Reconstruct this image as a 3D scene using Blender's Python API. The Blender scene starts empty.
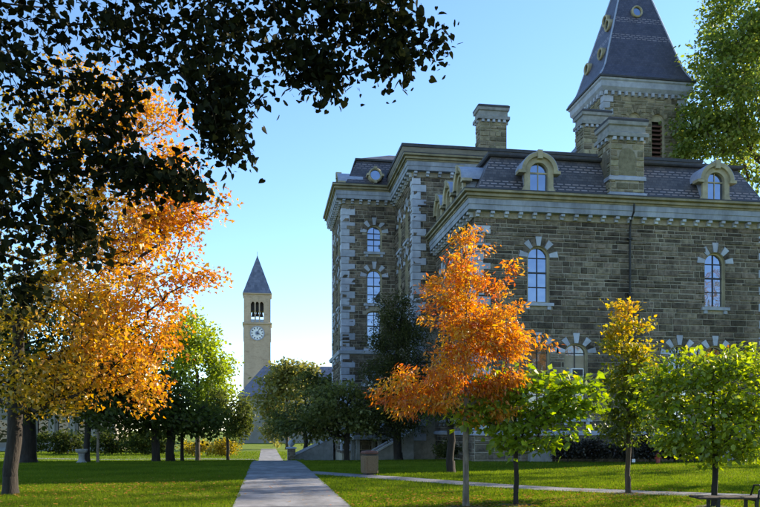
import bpy, math, random
import numpy as np
from mathutils import Vector, Matrix, noise

random.seed(7)
rng = np.random.default_rng(11)
R = math.radians
scene = bpy.context.scene
COL = scene.collection

# ------------------------------------------------------------------ camera
EYE = 1.7
TH = R(8.6)                       # the camera is turned a little to the right of the path
SN, CS = math.sin(TH), math.cos(TH)
cam_d = bpy.data.cameras.new('camera')
cam = bpy.data.objects.new('camera', cam_d)
COL.objects.link(cam)
cam_d.sensor_width = 36.0
cam_d.lens = 36.0
cam_d.shift_y = 0.2322
cam_d.clip_end = 6000
cam.location = (0, 0, EYE)
cam.rotation_euler = (R(90), 0, -TH)
scene.camera = cam

# ------------------------------------------------------------------ sky and sun
SUN_AZ, SUN_EL = 67.0, 23.0       # clockwise from +Y (the direction of the path)
world = bpy.data.worlds.new('World')
scene.world = world
world.use_nodes = True
wn, wl = world.node_tree.nodes, world.node_tree.links
wn.clear()
sky = wn.new('ShaderNodeTexSky')
sky.sky_type = 'NISHITA'
sky.sun_disc = False
sky.sun_elevation = R(SUN_EL)
sky.sun_rotation = R(SUN_AZ)
sky.altitude = 1500
sky.air_density = 1.0
sky.dust_density = 0.05
sky.ozone_density = 2.5
bg = wn.new('ShaderNodeBackground')
bg.inputs['Strength'].default_value = 0.129
wo = wn.new('ShaderNodeOutputWorld')
shs = wn.new('ShaderNodeHueSaturation')
shs.inputs['Saturation'].default_value = 1.06
wl.new(sky.outputs['Color'], shs.inputs['Color'])
wl.new(shs.outputs['Color'], bg.inputs['Color'])
wl.new(bg.outputs['Background'], wo.inputs['Surface'])

sun_d = bpy.data.lights.new('sun', 'SUN')
sun_d.energy = 5.0
sun_d.angle = R(0.5)
sun_d.color = (1.0, 0.86, 0.66)
sun = bpy.data.objects.new('sun', sun_d)
COL.objects.link(sun)
sdir = Vector((math.sin(R(SUN_AZ)) * math.cos(R(SUN_EL)), math.cos(R(SUN_AZ)) * math.cos(R(SUN_EL)), math.sin(R(SUN_EL))))
sun.rotation_euler = sdir.to_track_quat('Z', 'Y').to_euler()
sun.location = (60, 10, 60)

scene.view_settings.view_transform = 'Standard'
scene.view_settings.look = 'None'
scene.view_settings.gamma = 1.0
scene.view_settings.use_curve_mapping = False
scene.view_settings.exposure = 1.5
scene.cycles.max_bounces = 6
scene.cycles.diffuse_bounces = 3
scene.cycles.glossy_bounces = 3
scene.cycles.transmission_bounces = 4
scene.cycles.use_denoising = True


# ------------------------------------------------------------------ helpers
def W(px, py, d):
    """a place d metres ahead of the camera, given as a direction"""
    lat = (px - 380) / 760 * d
    return np.array((d * SN + lat * CS, d * CS - lat * SN, EYE + (430 - py) / 760 * d))


def smooth(a, b, t):
    t = np.clip((t - a) / (b - a), 0, 1)
    return t * t * (3 - 2 * t)


def ground_z(x, y):
    x = np.asarray(x, float); y = np.asarray(y, float)
    z = -1.5 * smooth(36, 84, y)
    z = z + 0.05 * np.sin(x * 0.33 + 1) * np.sin(y * 0.27) * smooth(2.5, 6, np.abs(x - 0.6))
    return z


def gz(x, y):
    return float(ground_z(x, y))


def tag(o, label=None, cat=None, group=None, kind=None):
    if label: o['label'] = label
    if cat: o['category'] = cat
    if group: o['group'] = group
    if kind: o['kind'] = kind
    return o


def empty(name, loc, label, cat, group=None):
    o = bpy.data.objects.new(name, None)
    COL.objects.link(o)
    o.location = loc
    o.empty_display_size = 0.3
    return tag(o, label, cat, group)


def link(o, parent):
    COL.objects.link(o)
    if parent is not None:
        o.parent = parent
        if parent.type == 'EMPTY':
            o.matrix_parent_inverse = Matrix.Translation(-Vector(parent.location))
    return o


class MB:
    def __init__(s):
        s.v, s.f = [], []

    def quad(s, *pts):
        n = len(s.v)
        s.v += [tuple(p) for p in pts]
        s.f.append(tuple(range(n, n + len(pts))))

    def box(s, a, b):
        x0, y0, z0 = a; x1, y1, z1 = b
        n = len(s.v)
        s.v += [(x0, y0, z0), (x1, y0, z0), (x1, y1, z0), (x0, y1, z0), (x0, y0, z1), (x1, y0, z1), (x1, y1, z1), (x0, y1, z1)]
        s.f += [tuple(n + i for i in q) for q in ((0, 3, 2, 1), (4, 5, 6, 7), (0, 1, 5, 4), (1, 2, 6, 5), (2, 3, 7, 6), (3, 0, 4, 7))]

    def hexa(s, back, front):
        """two quads joined (both ordered alike)"""
        n = len(s.v)
        s.v += [tuple(p) for p in back] + [tuple(p) for p in front]
        s.f += [(n + 4, n + 5, n + 6, n + 7), (n + 3, n + 2, n + 1, n)]
        for i in range(4):
            j = (i + 1) % 4
            s.f.append((n + i, n + j, n + 4 + j, n + 4 + i))

    def rings(s, rings, cap0=False, cap1=False, closed=True):
        n = len(s.v); k = len(rings[0])
        for r in rings:
            s.v += [tuple(p) for p in r]
        for i in range(len(rings) - 1):
            for j in range(k if closed else k - 1):
                j2 = (j + 1) % k
                s.f.append((n + i * k + j, n + i * k + j2, n + (i + 1) * k + j2, n + (i + 1) * k + j))
        if cap0: s.f.append(tuple(range(n + k - 1, n - 1, -1)))
        if cap1: s.f.append(tuple(range(n + (len(rings) - 1) * k, n + len(rings) * k)))

    def lathe(s, c, prof, k=16, cap0=True, cap1=True):
        s.rings([[(c[0] + r * math.cos(2 * math.pi * j / k), c[1] + r * math.sin(2 * math.pi * j / k), c[2] + z) for j in range(k)] for r, z in prof], cap0, cap1)

    def tube(s, pts, rad, k=8):
        pts = [Vector(p) for p in pts]
        rr = []
        for i, p in enumerate(pts):
            d = (pts[min(i + 1, len(pts) - 1)] - pts[max(i - 1, 0)]).normalized()
            up = Vector((0, 0, 1)) if abs(d.z) < 0.9 else Vector((1, 0, 0))
            a = d.cross(up).normalized(); b = d.cross(a)
            r = rad[i] if isinstance(rad, (list, tuple)) else rad
            rr.append([p + a * (r * math.cos(2 * math.pi * j / k)) + b * (r * math.sin(2 * math.pi * j / k)) for j in range(k)])
        s.rings(rr, True, True)

    def build(s, name, mat, parent=None, smooth_=False, bevel=0):
        me = bpy.data.meshes.new(name)
        me.from_pydata(s.v, [], s.f)
        me.materials.append(mat)
        if smooth_:
            me.polygons.foreach_set('use_smooth', [True] * len(me.polygons))
        me.update()
        o = bpy.data.objects.new(name, me)
        link(o, parent)
        if bevel:
            m = o.modifiers.new('bevel', 'BEVEL'); m.width = bevel; m.segments = 2; m.limit_method = 'ANGLE'
        return o


# ------------------------------------------------------------------ materials
MATS = {}


def nmat(name):
    m = bpy.data.materials.new(name)
    m.use_nodes = True
    nt = m.node_tree
    nt.nodes.clear()
    out = nt.nodes.new('ShaderNodeOutputMaterial')
    MATS[name] = m
    return m, nt, nt.nodes, nt.links, out


def ramp(n, stops, interp='LINEAR'):
    r = n.new('ShaderNodeValToRGB')
    r.color_ramp.interpolation = interp
    e = r.color_ramp.elements
    while len(e) > 1: e.remove(e[-1])
    e[0].position = stops[0][0]; e[0].color = (*stops[0][1], 1)
    for p, c in stops[1:]:
        q = e.new(p); q.color = (*c, 1)
    return r


def surf(name, c1, c2, scale=3.0, rough=0.85, bump=0.3, bscale=25.0, per_object=0.0, c3=None, spec=0.3, metallic=0.0, coords='Object', stretch=None, stain=0.0, stain_scale=(.35, .35, .16)):
    """mottled procedural surface: two or three tones by noise, fine relief, optional variation from object to object"""
    m, nt, n, l, out = nmat(name)
    p = n.new('ShaderNodeBsdfPrincipled')
    p.inputs['Roughness'].default_value = rough
    p.inputs['Specular IOR Level'].default_value = spec
    p.inputs['Metallic'].default_value = metallic
    tc = n.new('ShaderNodeTexCoord')
    src = tc.outputs[coords]
    if stretch:
        mp = n.new('ShaderNodeMapping'); mp.inputs['Scale'].default_value = stretch
        l.new(src, mp.inputs['Vector']); src = mp.outputs['Vector']
    nz = n.new('ShaderNodeTexNoise')
    nz.inputs['Scale'].default_value = scale; nz.inputs['Detail'].default_value = 6; nz.inputs['Roughness'].default_value = 0.65
    l.new(src, nz.inputs['Vector'])
    stops = [(0.3, c1), (0.7, c2)] if c3 is None else [(0.28, c1), (0.5, c2), (0.72, c3)]
    r = ramp(n, stops)
    l.new(nz.outputs['Fac'], r.inputs['Fac'])
    col = r.outputs['Color']
    if per_object:
        oi = n.new('ShaderNodeObjectInfo')
        at = n.new('ShaderNodeAttribute'); at.attribute_name = 'tint'
        ad = n.new('ShaderNodeMath'); ad.operation = 'ADD'
        l.new(oi.outputs['Random'], ad.inputs[0]); l.new(at.outputs['Fac'], ad.inputs[1])
        fr = n.new('ShaderNodeMath'); fr.operation = 'FRACT'
        l.new(ad.outputs[0], fr.inputs[0])
        mr = n.new('ShaderNodeMapRange')
        mr.inputs['To Min'].default_value = 1 - per_object; mr.inputs['To Max'].default_value = 1 + per_object
        l.new(fr.outputs[0], mr.inputs['Value'])
        hs = n.new('ShaderNodeHueSaturation')
        l.new(mr.outputs['Result'], hs.inputs['Value'])
        l.new(col, hs.inputs['Color'])
        # some blocks redder, some greyer
        mh = n.new('ShaderNodeMapRange'); mh.inputs['To Min'].default_value = 0.487; mh.inputs['To Max'].default_value = 0.513
        m7 = n.new('ShaderNodeMath'); m7.operation = 'MULTIPLY'; m7.inputs[1].default_value = 7.3
        f7 = n.new('ShaderNodeMath'); f7.operation = 'FRACT'
        l.new(fr.outputs[0], m7.inputs[0]); l.new(m7.outputs[0], f7.inputs[0]); l.new(f7.outputs[0], mh.inputs['Value'])
        l.new(mh.outputs['Result'], hs.inputs['Hue'])
        col = hs.outputs['Color']
    if stain:
        # weathering that wanders over the whole surface: soot, damp runs, cleaner patches
        ge = n.new('ShaderNodeNewGeometry')
        ms = n.new('ShaderNodeMapping'); ms.inputs['Scale'].default_value = stain_scale
        l.new(ge.outputs['Position'], ms.inputs['Vector'])
        ns = n.new('ShaderNodeTexNoise'); ns.inputs['Scale'].default_value = 1.6; ns.inputs['Detail'].default_value = 7; ns.inputs['Roughness'].default_value = 0.62
        l.new(ms.outputs['Vector'], ns.inputs['Vector'])
        ma = n.new('ShaderNodeMapRange'); ma.inputs['From Min'].default_value = .32; ma.inputs['From Max'].default_value = .68
        ma.inputs['To Min'].default_value = 1 - stain; ma.inputs['To Max'].default_value = 1 + stain * .7
        l.new(ns.outputs['Fac'], ma.inputs['Value'])
        h2 = n.new('ShaderNodeHueSaturation'); l.new(ma.outputs['Result'], h2.inputs['Value']); l.new(col, h2.inputs['Color'])
        col = h2.outputs['Color']
    l.new(col, p.inputs['Base Color'])
    if bump:
        nb = n.new('ShaderNodeTexNoise'); nb.inputs['Scale'].default_value = bscale; nb.inputs['Detail'].default_value = 4
        l.new(src, nb.inputs['Vector'])
        b = n.new('ShaderNodeBump'); b.inputs['Strength'].default_value = bump; b.inputs['Distance'].default_value = 0.03
        l.new(nb.outputs['Fac'], b.inputs['Height'])
        l.new(b.outputs['Normal'], p.inputs['Normal'])
    l.new(p.outputs['BSDF'], out.inputs['Surface'])
    return m


STONE = surf('bluestone', (0.050, 0.041, 0.031), (0.195, 0.158, 0.114), 4.5, 0.92, 1.0, 11, per_object=0.52, stain=.42)
TOWERSTONE = surf('tower_stone', (0.14, 0.12, 0.077), (0.28, 0.24, 0.155), 3.5, 0.9, 0.9, 14, per_object=0.4, stain=.3)
MORTAR = surf('mortar', (0.22, 0.195, 0.15), (0.38, 0.34, 0.265), 5, 0.95, 0.5, 40, stain=.3)
LIME = surf('limestone', (0.29, 0.315, 0.37), (0.43, 0.46, 0.52), 2.2, 0.8, 0.35, 20, per_object=0.18, stain=.25)  # pale stone with the blue of sky light mixed into its colour
TRIM = surf('grey_trim', (0.19, 0.21, 0.25), (0.32, 0.345, 0.39), 1.4, 0.75, 0.25, 18, stretch=(1, 1, 0.4), stain=.35, stain_scale=(.8, .8, .3))  # grey trim, tinted blue to carry the sky light in its colour
CREAM = surf('cream_paint', (0.27, 0.235, 0.15), (0.40, 0.35, 0.23), 2.5, 0.6, 0.15, 30, stain=.3, stain_scale=(.8, .8, .8))
OLIVE = surf('olive_paint', (0.17, 0.15, 0.09), (0.29, 0.25, 0.155), 1.2, 0.6, 0.15, 30, stretch=(1, 1, 0.4), stain=.35, stain_scale=(.8, .8, .5))
ATTIC = surf('weathered_boards', (0.13, 0.115, 0.085), (0.22, 0.195, 0.15), 1.5, 0.8, 0.3, 20, stretch=(1, 1, 3))
LEAD = surf('dark_metal_edge', (0.03, 0.03, 0.035), (0.06, 0.06, 0.065), 3, 0.6, 0.2, 20)
IRON = surf('black_iron', (0.012, 0.012, 0.013), (0.03, 0.03, 0.03), 6, 0.5, 0.2, 40)
LEADROOF = surf('pale_lead', (0.22, 0.26, 0.36), (0.34, 0.38, 0.48), 3, 0.55, 0.2, 20)
DARKWOOD = surf('louvre_wood', (0.09, 0.04, 0.03), (0.15, 0.07, 0.05), 4, 0.7, 0.3, 30)
CONCRETE = surf('concrete', (0.115, 0.117, 0.122), (0.20, 0.20, 0.205), 1.6, 0.9, 0.5, 60, c3=(0.155, 0.155, 0.16), per_object=.16, stain=.4, stain_scale=(.9, .5, 1))
BINSTONE = surf('exposed_aggregate', (0.12, 0.08, 0.045), (0.22, 0.155, 0.09), 30, 0.9, 0.5, 90)
STEPSTONE = surf('step_stone', (0.17, 0.17, 0.16), (0.30, 0.30, 0.29), 2.5, 0.85, 0.4, 30)
BUFF = surf('buff_stone', (0.30, 0.22, 0.15), (0.45, 0.345, 0.245), 0.6, 0.9, 0.8, 2.2, c3=(0.38, 0.285, 0.20), stretch=(1, 1, 2.2), stain=.15, stain_scale=(.2, .2, .08))
PALEWALL = surf('pale_wall', (0.20, 0.18, 0.15), (0.30, 0.27, 0.225), 0.4, 0.9, 0.3, 3)
BENCHWOOD = surf('bench_wood', (0.025, 0.016, 0.011), (0.06, 0.04, 0.027), 3, 0.6, 0.4, 20, stretch=(0.4, 6, 6))
BARK = surf('grey_bark', (0.04, 0.031, 0.022), (0.11, 0.085, 0.06), 9, 0.95, 1.0, 30, stretch=(1, 1, 0.2))
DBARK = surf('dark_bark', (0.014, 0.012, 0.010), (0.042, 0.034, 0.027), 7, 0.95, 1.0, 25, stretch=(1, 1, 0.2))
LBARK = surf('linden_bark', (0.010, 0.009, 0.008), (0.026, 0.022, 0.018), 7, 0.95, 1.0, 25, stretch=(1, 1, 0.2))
PBARK = surf('pale_bark', (0.085, 0.068, 0.05), (0.24, 0.20, 0.155), 14, 0.9, 0.7, 40, stretch=(1, 1, 0.25))
WHITE = surf('white_enamel', (0.66, 0.66, 0.66), (0.76, 0.76, 0.76), 5, 0.5, 0.05, 30)
RED = surf('red_enamel', (0.20, 0.04, 0.025), (0.30, 0.06, 0.035), 5, 0.5, 0.1, 30)
BLIND = surf('buff_blind', (0.30, 0.25, 0.17), (0.40, 0.33, 0.23), 2, 0.8, 0.1, 30)
DARK = surf('dark_interior', (0.010, 0.010, 0.011), (0.02, 0.02, 0.02), 2, 0.9, 0, 10)


def glass(name, base, refl=0.55, tint=(0.85, 0.9, 1.0)):
    m, nt, n, l, out = nmat(name)
    d = n.new('ShaderNodeBsdfDiffuse'); d.inputs['Color'].default_value = (*base, 1)
    g = n.new('ShaderNodeBsdfGlossy'); g.inputs['Roughness'].default_value = 0.03; g.inputs['Color'].default_value = (*tint, 1)
    mx = n.new('ShaderNodeMixShader'); mx.inputs[0].default_value = refl
    tc = n.new('ShaderNodeTexCoord')
    nz = n.new('ShaderNodeTexNoise'); nz.inputs['Scale'].default_value = 1.6; nz.inputs['Detail'].default_value = 1
    l.new(tc.outputs['Object'], nz.inputs['Vector'])
    b = n.new('ShaderNodeBump'); b.inputs['Strength'].default_value = 0.25; b.inputs['Distance'].default_value = 0.05
    l.new(nz.outputs['Fac'], b.inputs['Height'])
    l.new(b.outputs['Normal'], g.inputs['Normal'])
    l.new(d.outputs[0], mx.inputs[1]); l.new(g.outputs[0], mx.inputs[2])
    l.new(mx.outputs[0], out.inputs['Surface'])
    return m


GLASS = glass('old_window_glass', (0.012, 0.014, 0.02), 0.42, (0.60, 0.68, 0.88))
GLASSFAR = glass('far_window_glass', (0.01, 0.01, 0.012), 0.06)
GLASSDIM = glass('dim_window_glass', (0.10, 0.085, 0.06), 0.2)


def slate(name, bands, c1, c2, cb1, cb2, horiz=0.22, row=0.17):
    """slate courses: dark slates in rows, two bands of paler patterned slates; bands = list of (z0, z1)"""
    m, nt, n, l, out = nmat(name)
    p = n.new('ShaderNodeBsdfPrincipled'); p.inputs['Roughness'].default_value = 0.5
    p.inputs['Specular IOR Level'].default_value = 0.45
    geo = n.new('ShaderNodeNewGeometry')
    sep = n.new('ShaderNodeSeparateXYZ'); l.new(geo.outputs['Position'], sep.inputs[0])
    nsep = n.new('ShaderNodeSeparateXYZ'); l.new(geo.outputs['True Normal'], nsep.inputs[0])
    # run along the slope's horizontal: x on faces looking along y, y on faces looking along x
    ax = n.new('ShaderNodeMath'); ax.operation = 'ABSOLUTE'; l.new(nsep.outputs['X'], ax.inputs[0])
    ay = n.new('ShaderNodeMath'); ay.operation = 'ABSOLUTE'; l.new(nsep.outputs['Y'], ay.inputs[0])
    gt = n.new('ShaderNodeMath'); gt.operation = 'GREATER_THAN'; l.new(ax.outputs[0], gt.inputs[0]); l.new(ay.outputs[0], gt.inputs[1])
    mixu = n.new('ShaderNodeMix'); mixu.data_type = 'FLOAT'
    l.new(gt.outputs[0], mixu.inputs[0]); l.new(sep.outputs['X'], mixu.inputs[2]); l.new(sep.outputs['Y'], mixu.inputs[3])
    cmb = n.new('ShaderNodeCombineXYZ'); l.new(mixu.outputs[0], cmb.inputs['X']); l.new(sep.outputs['Z'], cmb.inputs['Y'])
    br = n.new('ShaderNodeTexBrick')
    br.inputs['Scale'].default_value = 1.0; br.inputs['Brick Width'].default_value = horiz; br.inputs['Row Height'].default_value = row
    br.inputs['Mortar Size'].default_value = 0.008; br.inputs['Mortar Smooth'].default_value = 0.3; br.inputs['Bias'].default_value = 0.0
    br.inputs['Color1'].default_value = (*c1, 1); br.inputs['Color2'].default_value = (*c2, 1)
    br.inputs['Mortar'].default_value = (c1[0] * .45, c1[1] * .45, c1[2] * .45, 1)
    l.new(cmb.outputs[0], br.inputs['Vector'])
    b2 = n.new('ShaderNodeTexBrick')
    b2.inputs['Scale'].default_value = 1.0; b2.inputs['Brick Width'].default_value = horiz * 2; b2.inputs['Row Height'].default_value = row
    b2.inputs['Mortar Size'].default_value = 0.055; b2.inputs['Mortar Smooth'].default_value = 0.1; b2.inputs['Bias'].default_value = -0.3
    b2.inputs['Color1'].default_value = (*cb1, 1); b2.inputs['Color2'].default_value = (*cb2, 1)
    b2.inputs['Mortar'].default_value = (*c1, 1)
    l.new(cmb.outputs[0], b2.inputs['Vector'])
    fac = None
    for z0, z1 in bands:
        a = n.new('ShaderNodeMath'); a.operation = 'GREATER_THAN'; a.inputs[1].default_value = z0; l.new(sep.outputs['Z'], a.inputs[0])
        c = n.new('ShaderNodeMath'); c.operation = 'LESS_THAN'; c.inputs[1].default_value = z1; l.new(sep.outputs['Z'], c.inputs[0])
        mu = n.new('ShaderNodeMath'); mu.operation = 'MULTIPLY'; l.new(a.outputs[0], mu.inputs[0]); l.new(c.outputs[0], mu.inputs[1])
        if fac is None: fac = mu.outputs[0]
        else:
            ad = n.new('ShaderNodeMath'); ad.operation = 'MAXIMUM'; l.new(fac, ad.inputs[0]); l.new(mu.outputs[0], ad.inputs[1]); fac = ad.outputs[0]
    col = br.outputs['Color']
    if fac is not None:
        mx = n.new('ShaderNodeMix'); mx.data_type = 'RGBA'
        l.new(fac, mx.inputs[0]); l.new(br.outputs['Color'], mx.inputs[6]); l.new(b2.outputs['Color'], mx.inputs[7])
        col = mx.outputs[2]
    nz = n.new('ShaderNodeTexNoise'); nz.inputs['Scale'].default_value = 1.3; nz.inputs['Detail'].default_value = 5
    l.new(geo.outputs['Position'], nz.inputs['Vector'])
    mr = n.new('ShaderNodeMapRange'); mr.inputs['To Min'].default_value = 0.55; mr.inputs['To Max'].default_value = 1.45
    l.new(nz.outputs['Fac'], mr.inputs['Value'])
    hs = n.new('ShaderNodeHueSaturation'); l.new(mr.outputs['Result'], hs.inputs['Value']); l.new(col, hs.inputs['Color'])
    l.new(hs.outputs['Color'], p.inputs['Base Color'])
    bp = n.new('ShaderNodeBump'); bp.inputs['Strength'].default_value = 0.6; bp.inputs['Distance'].default_value = 0.02
    inv = n.new('ShaderNodeMath'); inv.operation = 'SUBTRACT'; inv.inputs[0].default_value = 1; l.new(br.outputs['Fac'], inv.inputs[1])
    l.new(inv.outputs[0], bp.inputs['Height']); l.new(bp.outputs['Normal'], p.inputs['Normal'])
    l.new(p.outputs['BSDF'], out.inputs['Surface'])
    return m


SLATE_W = slate('wing_slate', [(14.55, 15.1), (15.75, 16.3)], (0.058, 0.054, 0.060), (0.115, 0.102, 0.104), (0.24, 0.19, 0.175), (0.31, 0.28, 0.31))
SLATE_P = slate('pavilion_slate', [(19.8, 20.3), (20.9, 21.4)], (0.055, 0.052, 0.065), (0.085, 0.08, 0.09), (0.17, 0.14, 0.15), (0.20, 0.18, 0.20))
SLATE_T = slate('spire_slate', [(32.3, 32.75), (33.9, 34.35)], (0.045, 0.046, 0.078), (0.070, 0.069, 0.105), (0.22, 0.19, 0.22), (0.27, 0.24, 0.28))
SLATE_U = slate('library_slate', [], (0.085, 0.10, 0.145), (0.11, 0.125, 0.175), (0.2, 0.2, 0.2), (0.2, 0.2, 0.2), 0.9, 0.5)
SLATE_B = slate('bell_tower_slate', [], (0.085, 0.095, 0.14), (0.15, 0.16, 0.22), (0.2, 0.2, 0.2), (0.2, 0.2, 0.2), 0.9, 0.8)


def leafmat(name, stops, trans=0.5, gloss=0.04):
    m, nt, n, l, out = nmat(name)
    at = n.new('ShaderNodeAttribute'); at.attribute_name = 'tint'
    r = ramp(n, stops)
    l.new(at.outputs['Fac'], r.inputs['Fac'])
    d = n.new('ShaderNodeBsdfDiffuse'); l.new(r.outputs['Color'], d.inputs['Color'])
    t = n.new('ShaderNodeBsdfTranslucent')
    hs = n.new('ShaderNodeHueSaturation'); hs.inputs['Saturation'].default_value = 1.12; hs.inputs['Value'].default_value = 1.15
    l.new(r.outputs['Color'], hs.inputs['Color']); l.new(hs.outputs['Color'], t.inputs['Color'])
    g = n.new('ShaderNodeBsdfGlossy'); g.inputs['Roughness'].default_value = 0.4; g.inputs['Color'].default_value = (0.8, 0.8, 0.8, 1)
    m1 = n.new('ShaderNodeMixShader'); m1.inputs[0].default_value = trans
    l.new(d.outputs[0], m1.inputs[1]); l.new(t.outputs[0], m1.inputs[2])
    m2 = n.new('ShaderNodeMixShader'); m2.inputs[0].default_value = gloss
    l.new(m1.outputs[0], m2.inputs[1]); l.new(g.outputs[0], m2.inputs[2])
    l.new(m2.outputs[0], out.inputs['Surface'])
    return m


L_LINDEN = leafmat('linden_leaf', [(0, (0.006, 0.008, 0.004)), (1, (0.018, 0.021, 0.008))], 0.15, 0.004)  # near-black tone puts the crown's own shade into the leaf colour
L_MAPLE = leafmat('maple_leaf', [(0, (0.17, 0.15, 0.02)), (0.25, (0.38, 0.26, 0.026)), (0.5, (0.58, 0.32, 0.026)), (0.75, (0.62, 0.235, 0.02)), (1, (0.52, 0.12, 0.016))], 0.5)
L_ASH = leafmat('ash_leaf', [(0, (0.64, 0.42, 0.035)), (0.3, (0.64, 0.29, 0.022)), (0.65, (0.58, 0.17, 0.016)), (0.88, (0.42, 0.085, 0.02)), (1, (0.22, 0.06, 0.025))], 0.55)
L_DOG = leafmat('dogwood_leaf', [(0, (0.11, 0.165, 0.016)), (0.5, (0.20, 0.29, 0.022)), (0.88, (0.34, 0.42, 0.04)), (0.95, (0.40, 0.30, 0.03)), (1, (0.50, 0.24, 0.03))], 0.55)
L_RIGHT = leafmat('yellowing_leaf', [(0, (0.13, 0.175, 0.018)), (0.5, (0.25, 0.32, 0.028)), (0.84, (0.41, 0.44, 0.055)), (0.95, (0.28, 0.15, 0.03)), (1, (0.19, 0.07, 0.025))], 0.55)
L_SLIM = leafmat('gold_green_leaf', [(0, (0.08, 0.115, 0.016)), (0.4, (0.17, 0.20, 0.022)), (0.7, (0.46, 0.34, 0.03)), (1, (0.58, 0.29, 0.025))], 0.55)
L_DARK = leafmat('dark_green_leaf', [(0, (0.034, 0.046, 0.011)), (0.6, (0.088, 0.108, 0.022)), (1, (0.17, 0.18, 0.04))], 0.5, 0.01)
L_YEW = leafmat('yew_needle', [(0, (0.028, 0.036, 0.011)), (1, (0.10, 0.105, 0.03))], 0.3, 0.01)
L_GREY = leafmat('grey_green_leaf', [(0, (0.065, 0.078, 0.018)), (0.6, (0.15, 0.16, 0.042)), (1, (0.25, 0.25, 0.075))], 0.45, 0.02)
L_LIGHT = leafmat('light_green_leaf', [(0, (0.16, 0.21, 0.022)), (0.6, (0.31, 0.38, 0.04)), (1, (0.48, 0.47, 0.07))], 0.55)
L_TALL = leafmat('tall_tree_leaf', [(0, (0.09, 0.135, 0.028)), (0.6, (0.19, 0.25, 0.045)), (1, (0.36, 0.38, 0.09))], 0.6)
L_GOLD = leafmat('golden_leaf', [(0, (0.25, 0.20, 0.02)), (1, (0.50, 0.36, 0.04))], 0.5)
L_PALE = leafmat('pale_yellow_green_leaf', [(0, (0.13, 0.14, 0.03)), (1, (0.30, 0.27, 0.07))], 0.45)
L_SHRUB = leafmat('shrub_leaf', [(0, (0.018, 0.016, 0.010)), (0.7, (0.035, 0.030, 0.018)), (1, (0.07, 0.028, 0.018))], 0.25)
L_GRASS = leafmat('grass_blade', [(0, (0.055, 0.085, 0.013)), (0.55, (0.12, 0.172, 0.02)), (0.88, (0.175, 0.215, 0.03)), (1, (0.22, 0.20, 0.055))], 0.5, 0.0)
L_FALLEN = leafmat('fallen_leaf', [(0, (0.28, 0.17, 0.05)), (0.5, (0.50, 0.25, 0.04)), (1, (0.42, 0.10, 0.03))], 0.3)


def lawnmat():
    m, nt, n, l, out = nmat('lawn')
    p = n.new('ShaderNodeBsdfPrincipled'); p.inputs['Roughness'].default_value = 0.95; p.inputs['Specular IOR Level'].default_value = 0.1
    geo = n.new('ShaderNodeNewGeometry')
    a = n.new('ShaderNodeTexNoise'); a.inputs['Scale'].default_value = 0.35; a.inputs['Detail'].default_value = 6
    b = n.new('ShaderNodeTexNoise'); b.inputs['Scale'].default_value = 9; b.inputs['Detail'].default_value = 8; b.inputs['Roughness'].default_value = 0.75
    for q in (a, b): l.new(geo.outputs['Position'], q.inputs['Vector'])
    mx = n.new('ShaderNodeMath'); mx.operation = 'MULTIPLY_ADD'; mx.inputs[1].default_value = 0.5
    l.new(b.outputs['Fac'], mx.inputs[0])
    h = n.new('ShaderNodeMath'); h.operation = 'MULTIPLY'; h.inputs[1].default_value = 0.5; l.new(a.outputs['Fac'], h.inputs[0]); l.new(h.outputs[0], mx.inputs[2])
    r = ramp(n, [(0.33, (0.045, 0.07, 0.010)), (0.47, (0.10, 0.145, 0.014)), (0.58, (0.145, 0.185, 0.02)), (0.72, (0.18, 0.17, 0.045))])
    l.new(mx.outputs[0], r.inputs['Fac']); l.new(r.outputs['Color'], p.inputs['Base Color'])
    bp = n.new('ShaderNodeBump'); bp.inputs['Strength'].default_value = 0.8; bp.inputs['Distance'].default_value = 0.05
    c = n.new('ShaderNodeTexNoise'); c.inputs['Scale'].default_value = 22; c.inputs['Detail'].default_value = 6
    l.new(geo.outputs['Position'], c.inputs['Vector']); l.new(c.outputs['Fac'], bp.inputs['Height']); l.new(bp.outputs['Normal'], p.inputs['Normal'])
    l.new(p.outputs['BSDF'], out.inputs['Surface'])
    return m


LAWN = lawnmat()

# ------------------------------------------------------------------ ground and paths
def ground_sheet():
    xs = np.concatenate([np.linspace(-1500, -80, 12), np.linspace(-70, 60, 131), np.linspace(70, 1500, 12)])
    ys = np.concatenate([np.linspace(-400, -30, 8), np.linspace(-25, 110, 136), np.linspace(120, 3000, 20)])
    b = MB()
    X, Y = np.meshgrid(xs, ys)
    Z = ground_z(X, Y)
    b.v = [tuple(p) for p in np.stack([X.ravel(), Y.ravel(), Z.ravel()], 1).tolist()]
    nx = len(xs)
    b.f = [(j * nx + i, j * nx + i + 1, (j + 1) * nx + i + 1, (j + 1) * nx + i) for j in range(len(ys) - 1) for i in range(nx - 1)]
    tag(b.build('lawn', LAWN, None, True), kind='structure')


ground_sheet()


def strip(name, pts, w, lift, mat, th=0.05):
    """a paved strip with a real edge, following the ground"""
    pts = [Vector((p[0], p[1], 0)) for p in pts]
    dense = []
    for a, c in zip(pts[:-1], pts[1:]):
        k = max(1, int((c - a).length / 1.0))
        dense += [a.lerp(c, i / k) for i in range(k)]
    dense.append(pts[-1])
    b = MB(); rr = []
    for i, p in enumerate(dense):
        d = (dense[min(i + 1, len(dense) - 1)] - dense[max(i - 1, 0)]).normalized()
        s = Vector((d.y, -d.x, 0)) * (w / 2)
        L, Rr = p - s, p + s
        zl, zr = gz(L.x, L.y), gz(Rr.x, Rr.y)
        z = max(zl, zr, gz(p.x, p.y)) + lift
        rr.append([(L.x, L.y, zl - th), (L.x, L.y, z), (Rr.x, Rr.y, z), (Rr.x, Rr.y, zr - th)])
    b.rings(rr, closed=False)
    return tag(b.build(name, mat), kind='structure')


PATH_X = 0.58
PATH_W = 2.56
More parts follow.
